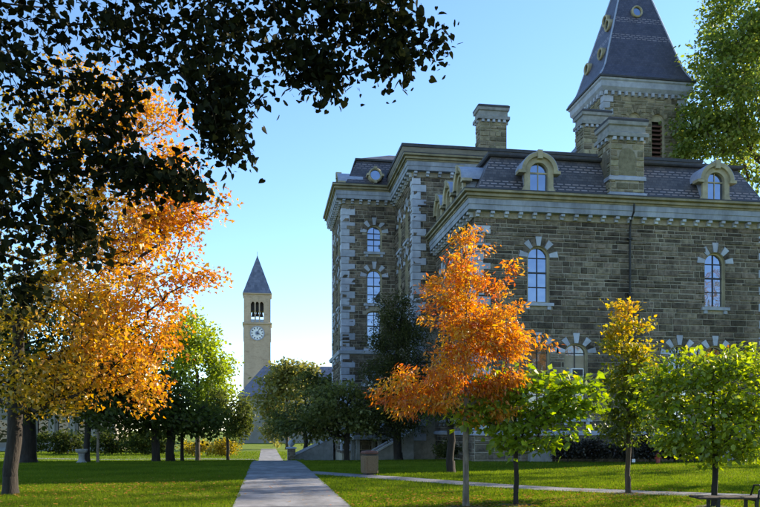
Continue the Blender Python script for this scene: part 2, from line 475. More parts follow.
# main walk: concrete slabs with joints, each slab its own piece where joints can be seen
walk = strip('path', [(PATH_X, -6), (PATH_X, 130)], PATH_W - 0.06, 0.012, CONCRETE)
slab_y = 13.0
while slab_y < 46:
    y1 = slab_y + 1.85
    b = MB()
    j = random.uniform(-0.004, 0.004)
    rr = []
    for t in (0.0, 0.25, 0.5, 0.75, 1.0):
        yy = slab_y + 0.022 + (y1 - slab_y - 0.044) * t
        z = gz(PATH_X, yy) + 0.03 + j
        rr.append([(PATH_X - PATH_W / 2, yy, z - .09), (PATH_X - PATH_W / 2, yy, z), (PATH_X + PATH_W / 2, yy, z), (PATH_X + PATH_W / 2, yy, z - .09)])
    b.rings(rr, True, True, False)
    b.build('slab', CONCRETE, walk)
    slab_y = y1
SIDE = [(1.5, 30.6), (3.4, 27.8), (6.06, 23.6), (8.0, 20.6), (9.9, 18.6), (14.0, 15.6), (26.0, 9.0)]
strip('side_path', SIDE, 1.25, 0.02, CONCRETE)
strip('cross_path', [(-60, 96), (-1.4, 84), (4, 83)], 2.2, 0.02, CONCRETE)


def near_path(x, y):
    m = np.abs(x - PATH_X) < PATH_W / 2 - 0.03 + .05 * np.sin(y * 2.3) * np.sin(y * .9)
    for (ax, ay), (bx, by) in zip(SIDE[:-1], SIDE[1:]):
        dx, dy = bx - ax, by - ay
        t = np.clip(((x - ax) * dx + (y - ay) * dy) / (dx * dx + dy * dy), 0, 1)
        m |= np.hypot(x - ax - t * dx, y - ay - t * dy) < 0.64
    return m


# ------------------------------------------------------------------ wall building
class Face:
    """a wall plane: origin, horizontal direction, outward normal"""
    def __init__(s, ox, oy, ux, uy, nx, ny):
        s.o = (ox, oy); s.u = (ux, uy); s.n = (nx, ny)

    def p(s, u, z, out=0.0):
        return (s.o[0] + s.u[0] * u + s.n[0] * out, s.o[1] + s.u[1] * u + s.n[1] * out, z)

    def box(s, b, u0, u1, z0, z1, o0, o1):
        b.hexa([s.p(u0, z0, o0), s.p(u1, z0, o0), s.p(u1, z1, o0), s.p(u0, z1, o0)],
               [s.p(u0, z0, o1), s.p(u1, z0, o1), s.p(u1, z1, o1), s.p(u0, z1, o1)])


class Opening:
    def __init__(s, uc, w, zs, zt, rise=None):
        s.uc, s.w, s.zs, s.zt = uc, w, zs, zt
        s.r = w / 2
        s.rise = s.r if rise is None else rise

    def top(s, u):
        k = min(1.0, abs(u - s.uc) / s.r)
        return s.zt - s.rise + s.rise * math.sqrt(max(0.0, 1 - k * k))

    def half(s, z, grow=0.0):
        """half width of the opening, grown by a ring, at height z"""
        if z < s.zs: return None
        zc = s.zt - s.rise
        if z <= zc: return s.r
        k = (z - zc) / (s.rise + grow)
        if k >= 1: return None
        return (s.r + grow) * math.sqrt(1 - k * k)


def wall_panel(b, f, u0, u1, z0, z1, ops):
    br = {u0, u1}
    for o in ops:
        for i in range(13):
            br.add(o.uc - o.r * math.cos(math.pi * i / 12))
    br = sorted(x for x in br if u0 <= x <= u1)
    for a, c in zip(br[:-1], br[1:]):
        if c - a < 1e-5: continue
        mid = (a + c) / 2
        za = zc = z0
        for o in sorted((o for o in ops if abs(mid - o.uc) < o.r), key=lambda o: o.zs):
            b.quad(f.p(a, za), f.p(c, zc), f.p(c, o.zs), f.p(a, o.zs))
            za, zc = o.top(a), o.top(c)
        b.quad(f.p(a, za), f.p(c, zc), f.p(c, z1), f.p(a, z1))


def stone_list(f, u0, u1, z0, z1, ops, ring=0.30, hmin=0.16, hmax=0.37, wmin=0.26, wmax=1.0, rnd=random):
    """random-coursed ashlar: list of (u0, u1, z0, z1)"""
    res = []
    z = z0
    while z < z1 - 0.08:
        h = rnd.uniform(hmin, hmax)
        if z + h > z1 - hmin * 0.6: h = z1 - z
        zm = z + h / 2
        cuts = []
        for o in ops:
            hw = o.half(zm, ring)
            if hw is None and o.zs - 0.001 < z + h and zm < o.zt: hw = o.r
            if o.zs - 0.26 < zm <= o.zs: hw = o.r + 0.18       # the sill sits here
            if hw: cuts.append((o.uc - hw, o.uc + hw))
        cuts.sort()
        segs = []; a = u0
        for c0, c1 in cuts:
            if c0 > a: segs.append((a, c0))
            a = max(a, c1)
        if a < u1: segs.append((a, u1))
        for s0, s1 in segs:
            u = s0
            while u < s1 - 0.05:
                w = rnd.uniform(wmin, wmax)
                if u + w > s1 - wmin * 0.55: w = s1 - u
                # now and then a course is broken into two thin stones
                if h > 0.36 and rnd.random() < 0.22 and w > 0.5:
                    k = rnd.uniform(0.4, 0.6)
                    res.append((u, u + w, z, z + h * k)); res.append((u, u + w, z + h * k, z + h))
                else:
                    res.append((u, u + w, z, z + h))
                u += w
        z += h
    return res


def stone_geo(b, f, st, out=0.036, gap=0.013):
    u0, u1, z0, z1 = st
    u0 += gap; u1 -= gap; z0 += gap; z1 -= gap
    i = min(0.03, (z1 - z0) * 0.2, (u1 - u0) * 0.2)
    j = lambda: random.uniform(-0.012, 0.012)
    o = out + random.uniform(-0.02, 0.035)
    b.hexa([f.p(u0, z0, -0.01), f.p(u1, z0, -0.01), f.p(u1, z1, -0.01), f.p(u0, z1, -0.01)],
           [f.p(u0 + i + j(), z0 + i + j(), o + j()), f.p(u1 - i + j(), z0 + i + j(), o + j()), f.p(u1 - i + j(), z1 - i + j(), o + j()), f.p(u0 + i + j(), z1 - i + j(), o + j())])


def tint_faces(o, per):
    """one random value for each stone of a joined mesh"""
    me = o.data
    n = len(me.vertices)
    at = me.attributes.new('tint', 'FLOAT', 'POINT')
    v = np.repeat(rng.random(n // per + 1), per)[:n].astype(np.float32)
    at.data.foreach_set('value', v)


def stones_joined(name, f, stones, mat, parent):
    b = MB()
    for st in stones: stone_geo(b, f, st)
    o = b.build(name, mat, parent)
    tint_faces(o, 8)
    return tag(o, kind='stuff')


def voussoirs(f, o, parent, n=9, thick=0.42, pale=(0, 2, 4, 6, 8), out=0.07, pm=None, dm=None):
    zc = o.zt - o.rise
    for k in range(n):
        a0 = math.pi * (1 - k / n) ; a1 = math.pi * (1 - (k + 1) / n)
        g = 0.02
        a0 -= g; a1 += g
        light = k in pale
        t = thick + (0.06 if light else 0) + (0.08 if k == n // 2 else 0)
        oo = out if light else out * 0.5
        def pt(a, e, o_):
            return f.p(o.uc + (o.r + e) * math.cos(a), zc + (o.rise + e) * math.sin(a), o_)
        b = MB()
        e0 = 0.02
        b.hexa([pt(a0, e0, -.02), pt(a1, e0, -.02), pt(a1, t, -.02), pt(a0, t, -.02)], [pt(a0, e0, oo), pt(a1, e0, oo), pt(a1, t, oo), pt(a0, t, oo)])
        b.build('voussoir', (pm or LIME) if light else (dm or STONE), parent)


def window(f, o, parent, fine=True, rows=4, pane_mat=None, name='window', sill=True, vous=True, depth=0.24, frame_mat=None, label=None):
    """a round-headed sash: frame lining the opening, glazing bars, panes, sill, arch stones"""
    fm = frame_mat or CREAM
    pm = pane_mat or GLASS
    NA = 14
    out = [(o.uc - o.r, o.zs)] + [(o.uc - o.r * math.cos(math.pi * i / NA), o.zt - o.rise + o.rise * math.sin(math.pi * i / NA)) for i in range(NA + 1)] + [(o.uc + o.r, o.zs)]
    ins = 0.085
    inn = [(o.uc - o.r + ins, o.zs + ins)] + [(o.uc - (o.r - ins) * math.cos(math.pi * i / NA), o.zt - o.rise + (o.rise - ins) * math.sin(math.pi * i / NA)) for i in range(NA + 1)] + [(o.uc + o.r - ins, o.zs + ins)]
    b = MB()
    rr = [[f.p(u, z, 0.01) for u, z in out], [f.p(u, z, -depth * 0.55) for u, z in out], [f.p(u, z, -depth * 0.55) for u, z in inn], [f.p(u, z, -depth) for u, z in inn]]
    b.rings(rr)
    w = b.build(name, fm, parent)
    if label: w['label'] = label
    # glazing bars
    b = MB()
    zb = o.zs + ins
    bw = 0.022
    htop = o.zt - o.rise
    f.box(b, o.uc - bw, o.uc + bw, zb, o.zt - ins, -depth - 0.01, -depth + 0.05)
    zr = [zb + (htop - zb) * k / (rows - 1) for k in range(1, rows)]
    for k, z in enumerate(zr):
        hb = 0.04 if k == (rows - 2) // 2 else bw
        f.box(b, o.uc - o.r + ins - .01, o.uc + o.r - ins + .01, z - hb, z + hb, -depth - 0.005, -depth + 0.052)
    b.build('glazing_bars', LEAD if fine else fm, w)
    # panes
    lv = [zb] + zr + [None]
    for side in (-1, 1):
        for k in range(len(lv) - 1):
            a, c = sorted((o.uc, o.uc + side * (o.r - ins)))
            b = MB()
            if lv[k + 1] is None:
                pts = [f.p(a, lv[k], -depth)]
                pts.append(f.p(c, lv[k], -depth))
                q = [a + (c - a) * i / 6 for i in range(7)]
                for u in reversed(q):
                    kk = min(1, abs(u - o.uc) / (o.r - ins))
                    pts.append(f.p(u, htop + (o.rise - ins) * math.sqrt(max(0, 1 - kk * kk)) + 0.0005, -depth))
                b.quad(*pts)
            else:
                b.quad(f.p(a, lv[k], -depth), f.p(c, lv[k], -depth), f.p(c, lv[k + 1], -depth), f.p(a, lv[k + 1], -depth))
            b.build('pane', pm, w)
    if sill:
        b = MB()
        f.box(b, o.uc - o.r - 0.22, o.uc + o.r + 0.22, o.zs - 0.17, o.zs - 0.002, -depth, 0.16)
        for s in (-1, 1):
            f.box(b, o.uc + s * (o.r - 0.02) - 0.1, o.uc + s * (o.r - 0.02) + 0.1, o.zs - 0.36, o.zs - 0.172, -0.02, 0.11)
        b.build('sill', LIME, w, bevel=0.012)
    if vous: voussoirs(f, o, w)
    return w


def ring_rect(rect, off, z):
    x0, y0, x1, y1 = rect
    return [(x0 - off, y0 - off, z), (x1 + off, y0 - off, z), (x1 + off, y1 + off, z), (x0 - off, y1 + off, z)]


def ring_loft(name, rect, prof, mat, parent, cap0=False, cap1=False, smooth_=False):
    b = MB()
    b.rings([ring_rect(rect, o, z) for o, z in prof], cap0, cap1)
    return b.build(name, mat, parent, smooth_)


def cornice(rect, zt, parent, fronts, mod_step=0.75):
    """zt = top of crown.  crown (olive), fascia (grey), modillions"""
    c = ring_loft('cornice', rect, [(0.02, zt - 1.02), (0.42, zt - 1.0), (0.42, zt - 0.74), (0.46, zt - 0.72), (0.46, zt - 0.44), (0.30, zt - 0.44)], TRIM, parent)
    ring_loft('crown_moulding', rect, [(0.40, zt - 0.445), (0.50, zt - 0.44), (0.50, zt - 0.35), (0.62, zt - 0.335), (0.62, zt - 0.235), (0.56, zt - 0.225), (0.56, zt - 0.18), (0.73, zt - 0.14), (0.73, zt - 0.03), (0.68, zt - 0.02)], OLIVE, c)
    ring_loft('gutter', rect, [(0.66, zt - 0.025), (0.74, zt - 0.025), (0.74, zt + 0.03), (-0.4, zt + 0.045)], LEAD, c)  # dark gutter edge, added as a thin shadow line over the crown
    ring_loft('frieze', rect, [(0.045, zt - 1.32), (0.075, zt - 1.32), (0.075, zt - 1.0)], MORTAR, c)
    for f, L in fronts:
        k = int(L / mod_step)
        for i in range(k + 1):
            u = 0.12 + (L - 0.24) * i / k
            b = MB()
            f.box(b, u - 0.10, u + 0.10, zt - 1.16, zt - 1.03, 0.05, 0.38)
            f.box(b, u - 0.09, u + 0.09, zt - 1.30, zt - 1.155, 0.05, 0.22)
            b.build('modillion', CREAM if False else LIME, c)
    return c


def quoins(x, y, sx, sy, z0, z1, parent, h=0.47, mat=None, long=0.86, short=0.5):
    """corner blocks at (x, y); sx, sy point into the building"""
    z = z0; k = 0
    while z + h <= z1 + 0.01:
        a, c = (long, short) if k % 2 == 0 else (short, long * 0.9)
        b = MB()
        g = 0.012
        e = 0.06
        xs = sorted((x - sx * e, x + sx * a)); ys = sorted((y - sy * e, y + sy * c))
        b.box((xs[0], ys[0], z + g), (xs[1], ys[1], z + h - g))
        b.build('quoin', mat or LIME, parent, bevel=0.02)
        z += h; k += 1


# ------------------------------------------------------------------ the stone hall
hall = empty('stone_hall', (19.5, 58.4, -0.8), 'large grey stone hall with patterned slate mansard roofs, pale corner blocks and spired tower', 'building')
BASE = -3.0
NW = (10.9, 38.8, 28.1, 47.9)          # near wing
CB = (9.38, 47.9, 29.6, 68.9)          # middle block
PV = (5.48, 54.6, 14.0, 62.2)          # pavilion by the path
FW = (10.9, 68.9, 28.1, 78.0)          # far wing
TW = (25.8, 55.3, 32.6, 60.7)          # tower


def faces(rect):
    x0, y0, x1, y1 = rect
    return {'front': (Face(x0, y0, 1, 0, 0, -1), x1 - x0), 'left': (Face(x0, y1, 0, -1, -1, 0), y1 - y0),
            'back': (Face(x1, y1, -1, 0, 0, 1), x1 - x0), 'right': (Face(x1, y0, 0, 1, 1, 0), y1 - y0)}


# --- near wing
nf = faces(NW)
ff, FL = nf['front']
NW_TOP = 14.2
up = [Opening(u, 1.22, 8.47, 11.5) for u in (14.4 - 10.9, 24.6 - 10.9)]
dn = [Opening(u, 1.30, 2.32, 6.35, 0.52) for u in (14.4 - 10.9, 16.52 - 10.9, 22.48 - 10.9, 24.6 - 10.9)]
b = MB()
wall_panel(b, ff, 0, FL, BASE, NW_TOP - 0.9, up + dn)
wing_wall = b.build('wing_wall', MORTAR, hall)
sl = stone_list(ff, 0.0, FL, 1.62, NW_TOP - 1.32, up + dn)
# the largest, clear of the trees, as single stones; the rest joined
def seen(st):
    u, z = (st[0] + st[1]) / 2, (st[2] + st[3]) / 2
    hidden = (u < 4.4 and z < 11 and u < 2.7) or z < 5.6
    return (st[1] - st[0]) * (st[3] - st[2]) * (0.02 if hidden else 1)
sl.sort(key=seen, reverse=True)
for st in sl[:300]:
    b = MB(); stone_geo(b, ff, st); b.build('stone', STONE, wing_wall)
stones_joined('small_stones', ff, sl[300:], STONE, wing_wall)
# basement: bigger dark blocks and a projecting water table
sb = stone_list(ff, 0, FL, -0.35, 1.42, [], hmin=0.4, hmax=0.5, wmin=0.6, wmax=1.3)
stones_joined('basement_stones', ff, sb, STONE, wing_wall)
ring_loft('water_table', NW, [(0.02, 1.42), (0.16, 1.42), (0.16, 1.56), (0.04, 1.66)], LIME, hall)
for o in up: window(ff, o, hall, rows=4)
for i, o in enumerate(dn):
    w = window(ff, o, hall, rows=4, pane_mat=GLASSDIM if i in (0, 1) else GLASS, label='ground-floor window with an air conditioner in its sash' if i == 1 else None)
    if i == 1:
        b = MB()
        ff.box(b, o.uc - 0.34, o.uc + 0.34, 4.55, 5.0, -0.3, 0.22)
        ac = b.build('air_conditioner', WHITE, w, bevel=0.015)
        b = MB()
        ff.box(b, o.uc - 0.29, o.uc + 0.29, 4.60, 4.95, 0.215, 0.223)
        for k in range(6): ff.box(b, o.uc - 0.29, o.uc + 0.29, 4.61 + k * 0.057, 4.625 + k * 0.057, 0.22, 0.232)
        b.build('grille', LEAD, w)
        b = MB()
        ff.box(b, o.uc - 0.55, o.uc + 0.55, 5.02, 5.72, -0.28, -0.242 + 0.004)
        b.build('blind', BLIND, w)
        b = MB()
        ff.box(b, o.uc - 0.56, o.uc - 0.36, 4.5, 5.0, -0.236, -0.2); ff.box(b, o.uc + 0.36, o.uc + 0.56, 4.5, 5.0, -0.236, -0.2)
        b.build('side_panel', CREAM, w)
# pale basement hatches
for u0, u1 in ((2.9, 4.1), (13.6, 14.5)):
    b = MB()
    ff.box(b, u0, u1, -0.3, 0.62, 0.02, 0.5); ff.box(b, u0 - 0.06, u1 + 0.06, 0.625, 0.72, 0.02, 0.56)
    b.build('basement_hatch', STEPSTONE, hall, bevel=0.02)
# left side
lf, LL = nf['left']
ops = [Opening(u, 1.15, z0, z1) for u in (1.9, 4.6, 7.2) for z0, z1 in ((8.47, 11.5), (2.32, 6.35))]
b = MB(); wall_panel(b, lf, 0, LL, BASE, NW_TOP - 0.9, ops); sw = b.build('side_wall', MORTAR, hall)
stones_joined('wall_stones', lf, stone_list(lf, 0, LL, -0.3, NW_TOP - 1.32, ops), STONE, sw)
for o in ops: window(lf, o, hall, rows=4)
for k in ('right', 'back'):
    f_, L_ = nf[k]; b = MB(); wall_panel(b, f_, 0, L_, BASE, NW_TOP - 0.9, []); b.build('rear_wall', STONE, hall)
quoins(NW[0], NW[1], 1, 1, 1.7, NW_TOP - 1.32, hall)
quoins(NW[2], NW[1], -1, 1, 1.7, NW_TOP - 1.32, hall)
cornice(NW, NW_TOP, hall, [(ff, FL), (lf, LL)])
NWR = (NW[0], NW[1], NW[2], NW[3] + 1.0)
roof = ring_loft('mansard_roof', NWR, [(-0.05, NW_TOP + 0.0), (-0.35, NW_TOP + 0.45), (-0.85, NW_TOP + 1.5), (-1.3, NW_TOP + 2.42)], SLATE_W, hall)
ring_loft('roof_curb', NWR, [(-1.32, NW_TOP + 2.38), (-1.12, NW_TOP + 2.40), (-1.06, NW_TOP + 2.47), (-1.06, NW_TOP + 2.60), (-1.5, NW_TOP + 2.68), (-5.0, NW_TOP + 2.85)], LEAD, roof, cap1=True)
# pale gutter stripe along the crown
b = MB(); ff.box(b, 19.3 - 10.9, 19.42 - 10.9, -0.3, NW_TOP - 0.45, 0.48, 0.6)
b = MB()
b.tube([ff.p(8.62, NW_TOP - 0.4, 0.66), ff.p(8.62, NW_TOP - 0.8, 0.62), ff.p(8.62, NW_TOP - 1.25, 0.25), ff.p(8.62, NW_TOP - 1.6, 0.17), ff.p(8.62, 6, 0.17), ff.p(8.62, -0.3, 0.17)], 0.06, 8)
dp = b.build('downpipe', IRON, hall)
for z in (3.0, 6.0, 9.0, 12.0):
    b = MB(); ff.box(b, 8.5, 8.74, z, z + 0.08, 0.04, 0.245); b.build('pipe_bracket', IRON, dp)


def dormer(f, uc, z0, parent, s=1.0, base_out=0.0, w=1.0):
    """cream round-headed dormer with scrolled shoulders and keystone; f is the wall plane, base_out how far behind it the front stands"""
    r = 0.5 * w
    zc = z0 + 1.18 * s
    D0 = -2.1
    of = base_out
    # body behind
    b = MB()
    pts = [(uc - r - .16, z0)] + [(uc - (r + .16) * math.cos(math.pi * i / 12), zc + (r + .16) * math.sin(math.pi * i / 12)) for i in range(13)] + [(uc + r + .16, z0)]
    b.rings([[f.p(u, z, of - 0.05) for u, z in pts], [f.p(u, z, D0) for u, z in pts]], closed=False)
    d = b.build('dormer', LEADROOF, parent)
    # surround
    b = MB()
    N = 16
    out = [(uc - r - .30, z0)] + [(uc - (r + .30) * math.cos(math.pi * i / N), zc + (r + .30) * math.sin(math.pi * i / N)) for i in range(N + 1)] + [(uc + r + .30, z0)]
    inn = [(uc - r, z0)] + [(uc - r * math.cos(math.pi * i / N), zc + r * math.sin(math.pi * i / N)) for i in range(N + 1)] + [(uc + r, z0)]
    b.rings([[f.p(u, z, of - .05) for u, z in out], [f.p(u, z, of + .10) for u, z in out], [f.p(u, z, of + .12) for u, z in inn], [f.p(u, z, of - .12) for u, z in inn]], closed=False)
    # feet flare
    for sgn in (-1, 1):
        for k in range(5):
            t = k / 5
            f.box(b, *sorted((uc + sgn * (r + .28), uc + sgn * (r + .30 + .28 * (1 - t) ** 2 + 0.02))), z0 + t * .42, z0 + (t + .2) * .42, of - .04, of + .09)
    b.build('surround', CREAM, d)
    # hood
    b = MB()
    h0, h1 = r + .30, r + .50
    ang = [math.pi * (0.02 + 0.96 * i / 16) for i in range(17)]
    b.rings([[f.p(uc - h0 * math.cos(a), zc + h0 * math.sin(a), of - .1) for a in ang], [f.p(uc - h0 * math.cos(a), zc + h0 * math.sin(a), of + .24) for a in ang],
             [f.p(uc - h1 * math.cos(a), zc + h1 * math.sin(a), of + .27) for a in ang], [f.p(uc - h1 * math.cos(a), zc + h1 * math.sin(a), of - .6) for a in ang]], closed=False)
    for sgn in (-1, 1):
        f.box(b, *sorted((uc + sgn * h0 * .96, uc + sgn * (h1 + .16))), zc - .10, zc + .06, of - .3, of + .25)
    f.box(b, uc - .13, uc + .13, zc + r + .16, zc + h1 + .12, of - .1, of + .33)
    b.build('hood', CREAM, d)
    b = MB()
    b.rings([[f.p(uc - (h1 + e) * math.cos(a), zc + (h1 + e) * math.sin(a), o_) for a in ang] for e, o_ in ((0.004, of + .262), (.03, of + .262), (.03, -1.6))], closed=False)
    b.build('hood_cover', LEADROOF, d)
    # sash
    b = MB()
    pts = [f.p(uc - r, z0, of - .10), f.p(uc + r, z0, of - .10)] + [f.p(uc + r * math.cos(math.pi * i / 12), zc + r * math.sin(math.pi * i / 12), of - .10) for i in range(13)]
    b.quad(*pts)
    b.build('pane', GLASS, d)
    b = MB()
    f.box(b, uc - r, uc + r, zc - .06, zc + .02, of - .12, of - .05)
    f.box(b, uc - .02, uc + .02, z0, zc + r - .03, of - .12, of - .06)
    b.build('sash_bar', CREAM, d)
    return d


for u in (14.4 - 10.9, 24.6 - 10.9): dormer(ff, u, NW_TOP + 0.03, hall, base_out=0.02)
for u in (1.35, 3.9, 6.5): dormer(lf, u, NW_TOP + 0.03, hall, base_out=0.02, w=0.9)


def chimney(x0, y0, x1, y1, z0, z1, parent, panel=True, mat=None):
    mat = mat or TOWERSTONE
    rect = (x0, y0, x1, y1)
    H = z1 - z0
    c = ring_loft('chimney', rect, [(0, z0), (0, z1 - 0.9)], MORTAR, parent, cap1=True)
    fs = faces(rect)
    for k in ('front', 'left'):
        f_, L_ = fs[k]
        op = [Opening(L_ / 2, min(1.0, L_ * .5), z1 - 3.2 if H > 3.9 else z0 + 1.2, z1 - 1.62)] if panel and L_ > 1.4 else []
        stones_joined('chimney_stones', f_, stone_list(f_, 0.0, L_, z0 + 0.35, z1 - 1.2, op, ring=0.12, wmin=.35, wmax=.8), mat, c)
        if op:
            b = MB(); o = op[0]
            pts = [(o.uc - o.r, o.zs)] + [(o.uc - o.r * math.cos(math.pi * i / 10), o.zt - o.rise + o.rise * math.sin(math.pi * i / 10)) for i in range(11)] + [(o.uc + o.r, o.zs)]
            b.quad(*[f_.p(u, z, 0.012) for u, z in pts]); b.build('blind_panel', mat, c)
    ring_loft('base_band', rect, [(0.02, z0), (0.12, z0), (0.12, z0 + .28), (0.02, z0 + .36)], LIME, c)
    if panel: ring_loft('middle_band', rect, [(0.02, z0 + 1.0), (0.09, z0 + 1.0), (0.09, z0 + 1.2), (0.02, z0 + 1.26)], LIME, c)
    # dentils under the cap
    for k in ('front', 'left', 'right', 'back'):
        f_, L_ = fs[k]; n_ = max(2, int(L_ / 0.36))
        for i in range(n_):
            u = (i + .5) * L_ / n_
            b = MB(); f_.box(b, u - .09, u + .09, z1 - 1.24, z1 - 1.06, 0.0, 0.17); b.build('dentil', LIME, c)
    ring_loft('cap', rect, [(0.03, z1 - 1.06), (0.20, z1 - 1.05), (0.20, z1 - .84), (0.06, z1 - .76), (0.06, z1 - .45), (0.16, z1 - .40), (0.18, z1 - .22)], STEPSTONE, c)
    ring_loft('cap_top', rect, [(0.18, z1 - .22), (0.20, z1 - .1), (0.10, z1), (-0.2, z1)], LEAD, c, cap1=True)
    return c


chimney(18.5, 38.86, 20.45, 40.3, NW_TOP + 0.06, 18.65, hall)
chimney(15.0, 52.0, 16.95, 53.0, 20.3, 24.7, hall, panel=False)
chimney(21.85, 50.0, 23.7, 51.2, 20.3, 23.95, hall, panel=False)

# --- middle block
CB_TOP = 19.25
cf = faces(CB)
f_, L_ = cf['front']
b = MB(); wall_panel(b, f_, 0, L_, BASE, CB_TOP - .9, []); mw = b.build('middle_wall', MORTAR, hall)
stones_joined('wall_stones', f_, stone_list(f_, 0, 4.5, 8, CB_TOP - 1.32, []), STONE, mw)
lf2, L2 = cf['left']
ops = [Opening(u, 1.15, z0, z1) for u in (L2 - 2.0, L2 - 4.7) for z0, z1 in ((14.3, 16.6), (10.6, 13.4), (6.2, 9.4), (2.0, 4.6))]
b = MB(); wall_panel(b, lf2, 0, L2, BASE, CB_TOP - .9, ops); sw = b.build('side_wall', MORTAR, hall)
stones_joined('wall_stones', lf2, stone_list(lf2, L2 - 6.7, L2, 0, CB_TOP - 1.32, ops), STONE, sw)
for o in ops: window(lf2, o, hall, rows=4)
for k in ('right', 'back'):
    f_, L_ = cf[k]; b = MB(); wall_panel(b, f_, 0, L_, BASE, CB_TOP - .9, []); b.build('rear_wall', STONE, hall)
quoins(CB[0], CB[1], 1, 1, 1.0, CB_TOP - 1.32, hall)
cornice(CB, CB_TOP, hall, [(Face(CB[0], CB[1], 1, 0, 0, -1), 5.0), (Face(CB[0], CB[1] + 6.7, 0, -1, -1, 0), 6.7)])
at = (8.95, 49.0, 30.0, 67.8)
attic = ring_loft('attic', at, [(0, CB_TOP - .02), (0, CB_TOP + .55), (0.06, CB_TOP + .6), (0.06, CB_TOP + 1.0)], ATTIC, hall)
ring_loft('attic_edge', at, [(0.02, CB_TOP + 1.0), (0.12, CB_TOP + 1.02), (0.12, CB_TOP + 1.22), (-.3, CB_TOP + 1.28)], LEAD, attic)
b = MB()
b.rings([ring_rect(at, -.28, CB_TOP + 1.27), [(16, 58.2, 22.9), (27, 58.2, 22.9), (27, 58.6, 22.9), (16, 58.6, 22.9)]], False, True)
b.build('low_roof', SLATE_P, hall)

# --- pavilion
pf = faces(PV)
f_, L_ = pf['front']
ops = [Opening(2.35, 1.12, 14.6, 16.55), Opening(2.35, 1.12, 10.85, 13.35), Opening(2.35, 1.12, 7.6, 10.35, 0.3), Opening(2.35, 1.12, 2.2, 5.4)]
b = MB(); wall_panel(b, f_, 0, L_, BASE, CB_TOP - .9, ops); sw = b.build('pavilion_wall', MORTAR, hall)
stones_joined('wall_stones', f_, stone_list(f_, 0, 4.0, 0, CB_TOP - 1.32, ops, hmin=.2, hmax=.34, wmin=.3, wmax=.85), STONE, sw)
for i, o in enumerate(ops): window(f_, o, hall, rows=4, vous=(i != 2))
lf3, L3 = pf['left']
ops = [Opening(u, 1.1, z0, z1) for u in (2.2, 5.4) for z0, z1 in ((14.6, 16.55), (10.85, 13.35), (7.2, 10.0))]
b = MB(); wall_panel(b, lf3, 0, L3, BASE, CB_TOP - .9, ops); sw = b.build('side_wall', MORTAR, hall)
stones_joined('wall_stones', lf3, stone_list(lf3, 0, L3, 0, CB_TOP - 1.32, ops), STONE, sw)
for o in ops: window(lf3, o, hall, rows=3)
f_, L_ = pf['back']; b = MB(); wall_panel(b, f_, 0, L_, BASE, CB_TOP - .9, []); b.build('rear_wall', STONE, hall)
quoins(PV[0], PV[1], 1, 1, 0.2, CB_TOP - 1.32, hall, h=0.5, long=0.95, short=0.55)
quoins(PV[0], PV[3], 1, -1, 0.2, CB_TOP - 1.32, hall, h=0.5)
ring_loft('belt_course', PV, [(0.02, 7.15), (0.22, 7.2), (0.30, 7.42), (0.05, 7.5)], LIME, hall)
cornice(PV, CB_TOP + .05, hall, [(pf['front'][0], 3.9), (lf3, L3)], 0.6)
PVR = (5.48, 54.6, 20.0, 62.2)
pr = ring_loft('mansard_roof', PVR, [(-0.05, CB_TOP + .06), (-0.35, CB_TOP + .5), (-0.85, CB_TOP + 1.5), (-1.25, CB_TOP + 2.4)], SLATE_P, hall)
ring_loft('roof_curb', PVR, [(-1.28, CB_TOP + 2.36), (-1.1, CB_TOP + 2.38), (-1.1, CB_TOP + 2.52), (-1.35, CB_TOP + 2.56)], LEAD, pr)
b = MB(); b.rings([ring_rect(PVR, -1.3, CB_TOP + 2.55), [(9.5, 58.2, 23.0), (18, 58.2, 23.0), (18, 58.6, 23.0), (9.5, 58.6, 23.0)]], False, True)
b.build('roof_top', SLATE_P, pr)


def oculus(f, uc, zc, r, parent, out0, thick=0.5, tilt=0.0, ears=True):
    """round cream framed window standing out of a slope"""
    N = 20
    def circ(rr, o): return [f.p(uc + rr * math.cos(2 * math.pi * i / N), zc + rr * math.sin(2 * math.pi * i / N), o) for i in range(N)]
    b = MB()
    b.rings([circ(r * 1.45, out0 - thick), circ(r * 1.45, out0), circ(r * 1.2, out0 + .06), circ(r, out0), circ(r, out0 - .1)])
    if ears:
        for a in (0, 90, 180, 270):
            cx, cz = uc + r * 1.45 * math.cos(R(a)), zc + r * 1.45 * math.sin(R(a))
            f.box(b, cx - r * .3, cx + r * .3, cz - r * .22, cz + r * .22, out0 - thick, out0 + .07)
    o = b.build('round_window', CREAM, parent)
    b = MB(); b.quad(*circ(r * 1.01, out0 - .09)); b.build('pane', GLASS, o)
    return o


oculus(pf['front'][0], 2.45, CB_TOP + .98, .36, hall, 0.0, 1.2)
dormer(lf3, 6.3, CB_TOP + .05, hall, s=.35, base_out=0.0, w=.7)
dormer(lf3, 2.0, CB_TOP + .05, hall, s=.35, base_out=0.0, w=.7)

# --- far wing, mostly behind the pavilion
gf = faces(FW)
for k in ('front', 'left', 'right', 'back'):
    f_, L_ = gf[k]
    ops = [Opening(u, 1.15, z0, z1) for u in (2.0, 4.6, 7.2) for z0, z1 in ((8.47, 11.5), (2.32, 6.35))] if k == 'left' else []
    b = MB(); wall_panel(b, f_, 0, L_, BASE, NW_TOP - .9, ops); b.build('rear_wall', STONE, hall)
    for o in ops: window(f_, o, hall, rows=3)
cornice(FW, NW_TOP, hall, [])
ring_loft('mansard_roof', FW, [(-0.05, NW_TOP), (-0.85, NW_TOP + 1.5), (-1.3, NW_TOP + 2.42), (-4, NW_TOP + 2.6)], SLATE_W, hall, cap1=True)

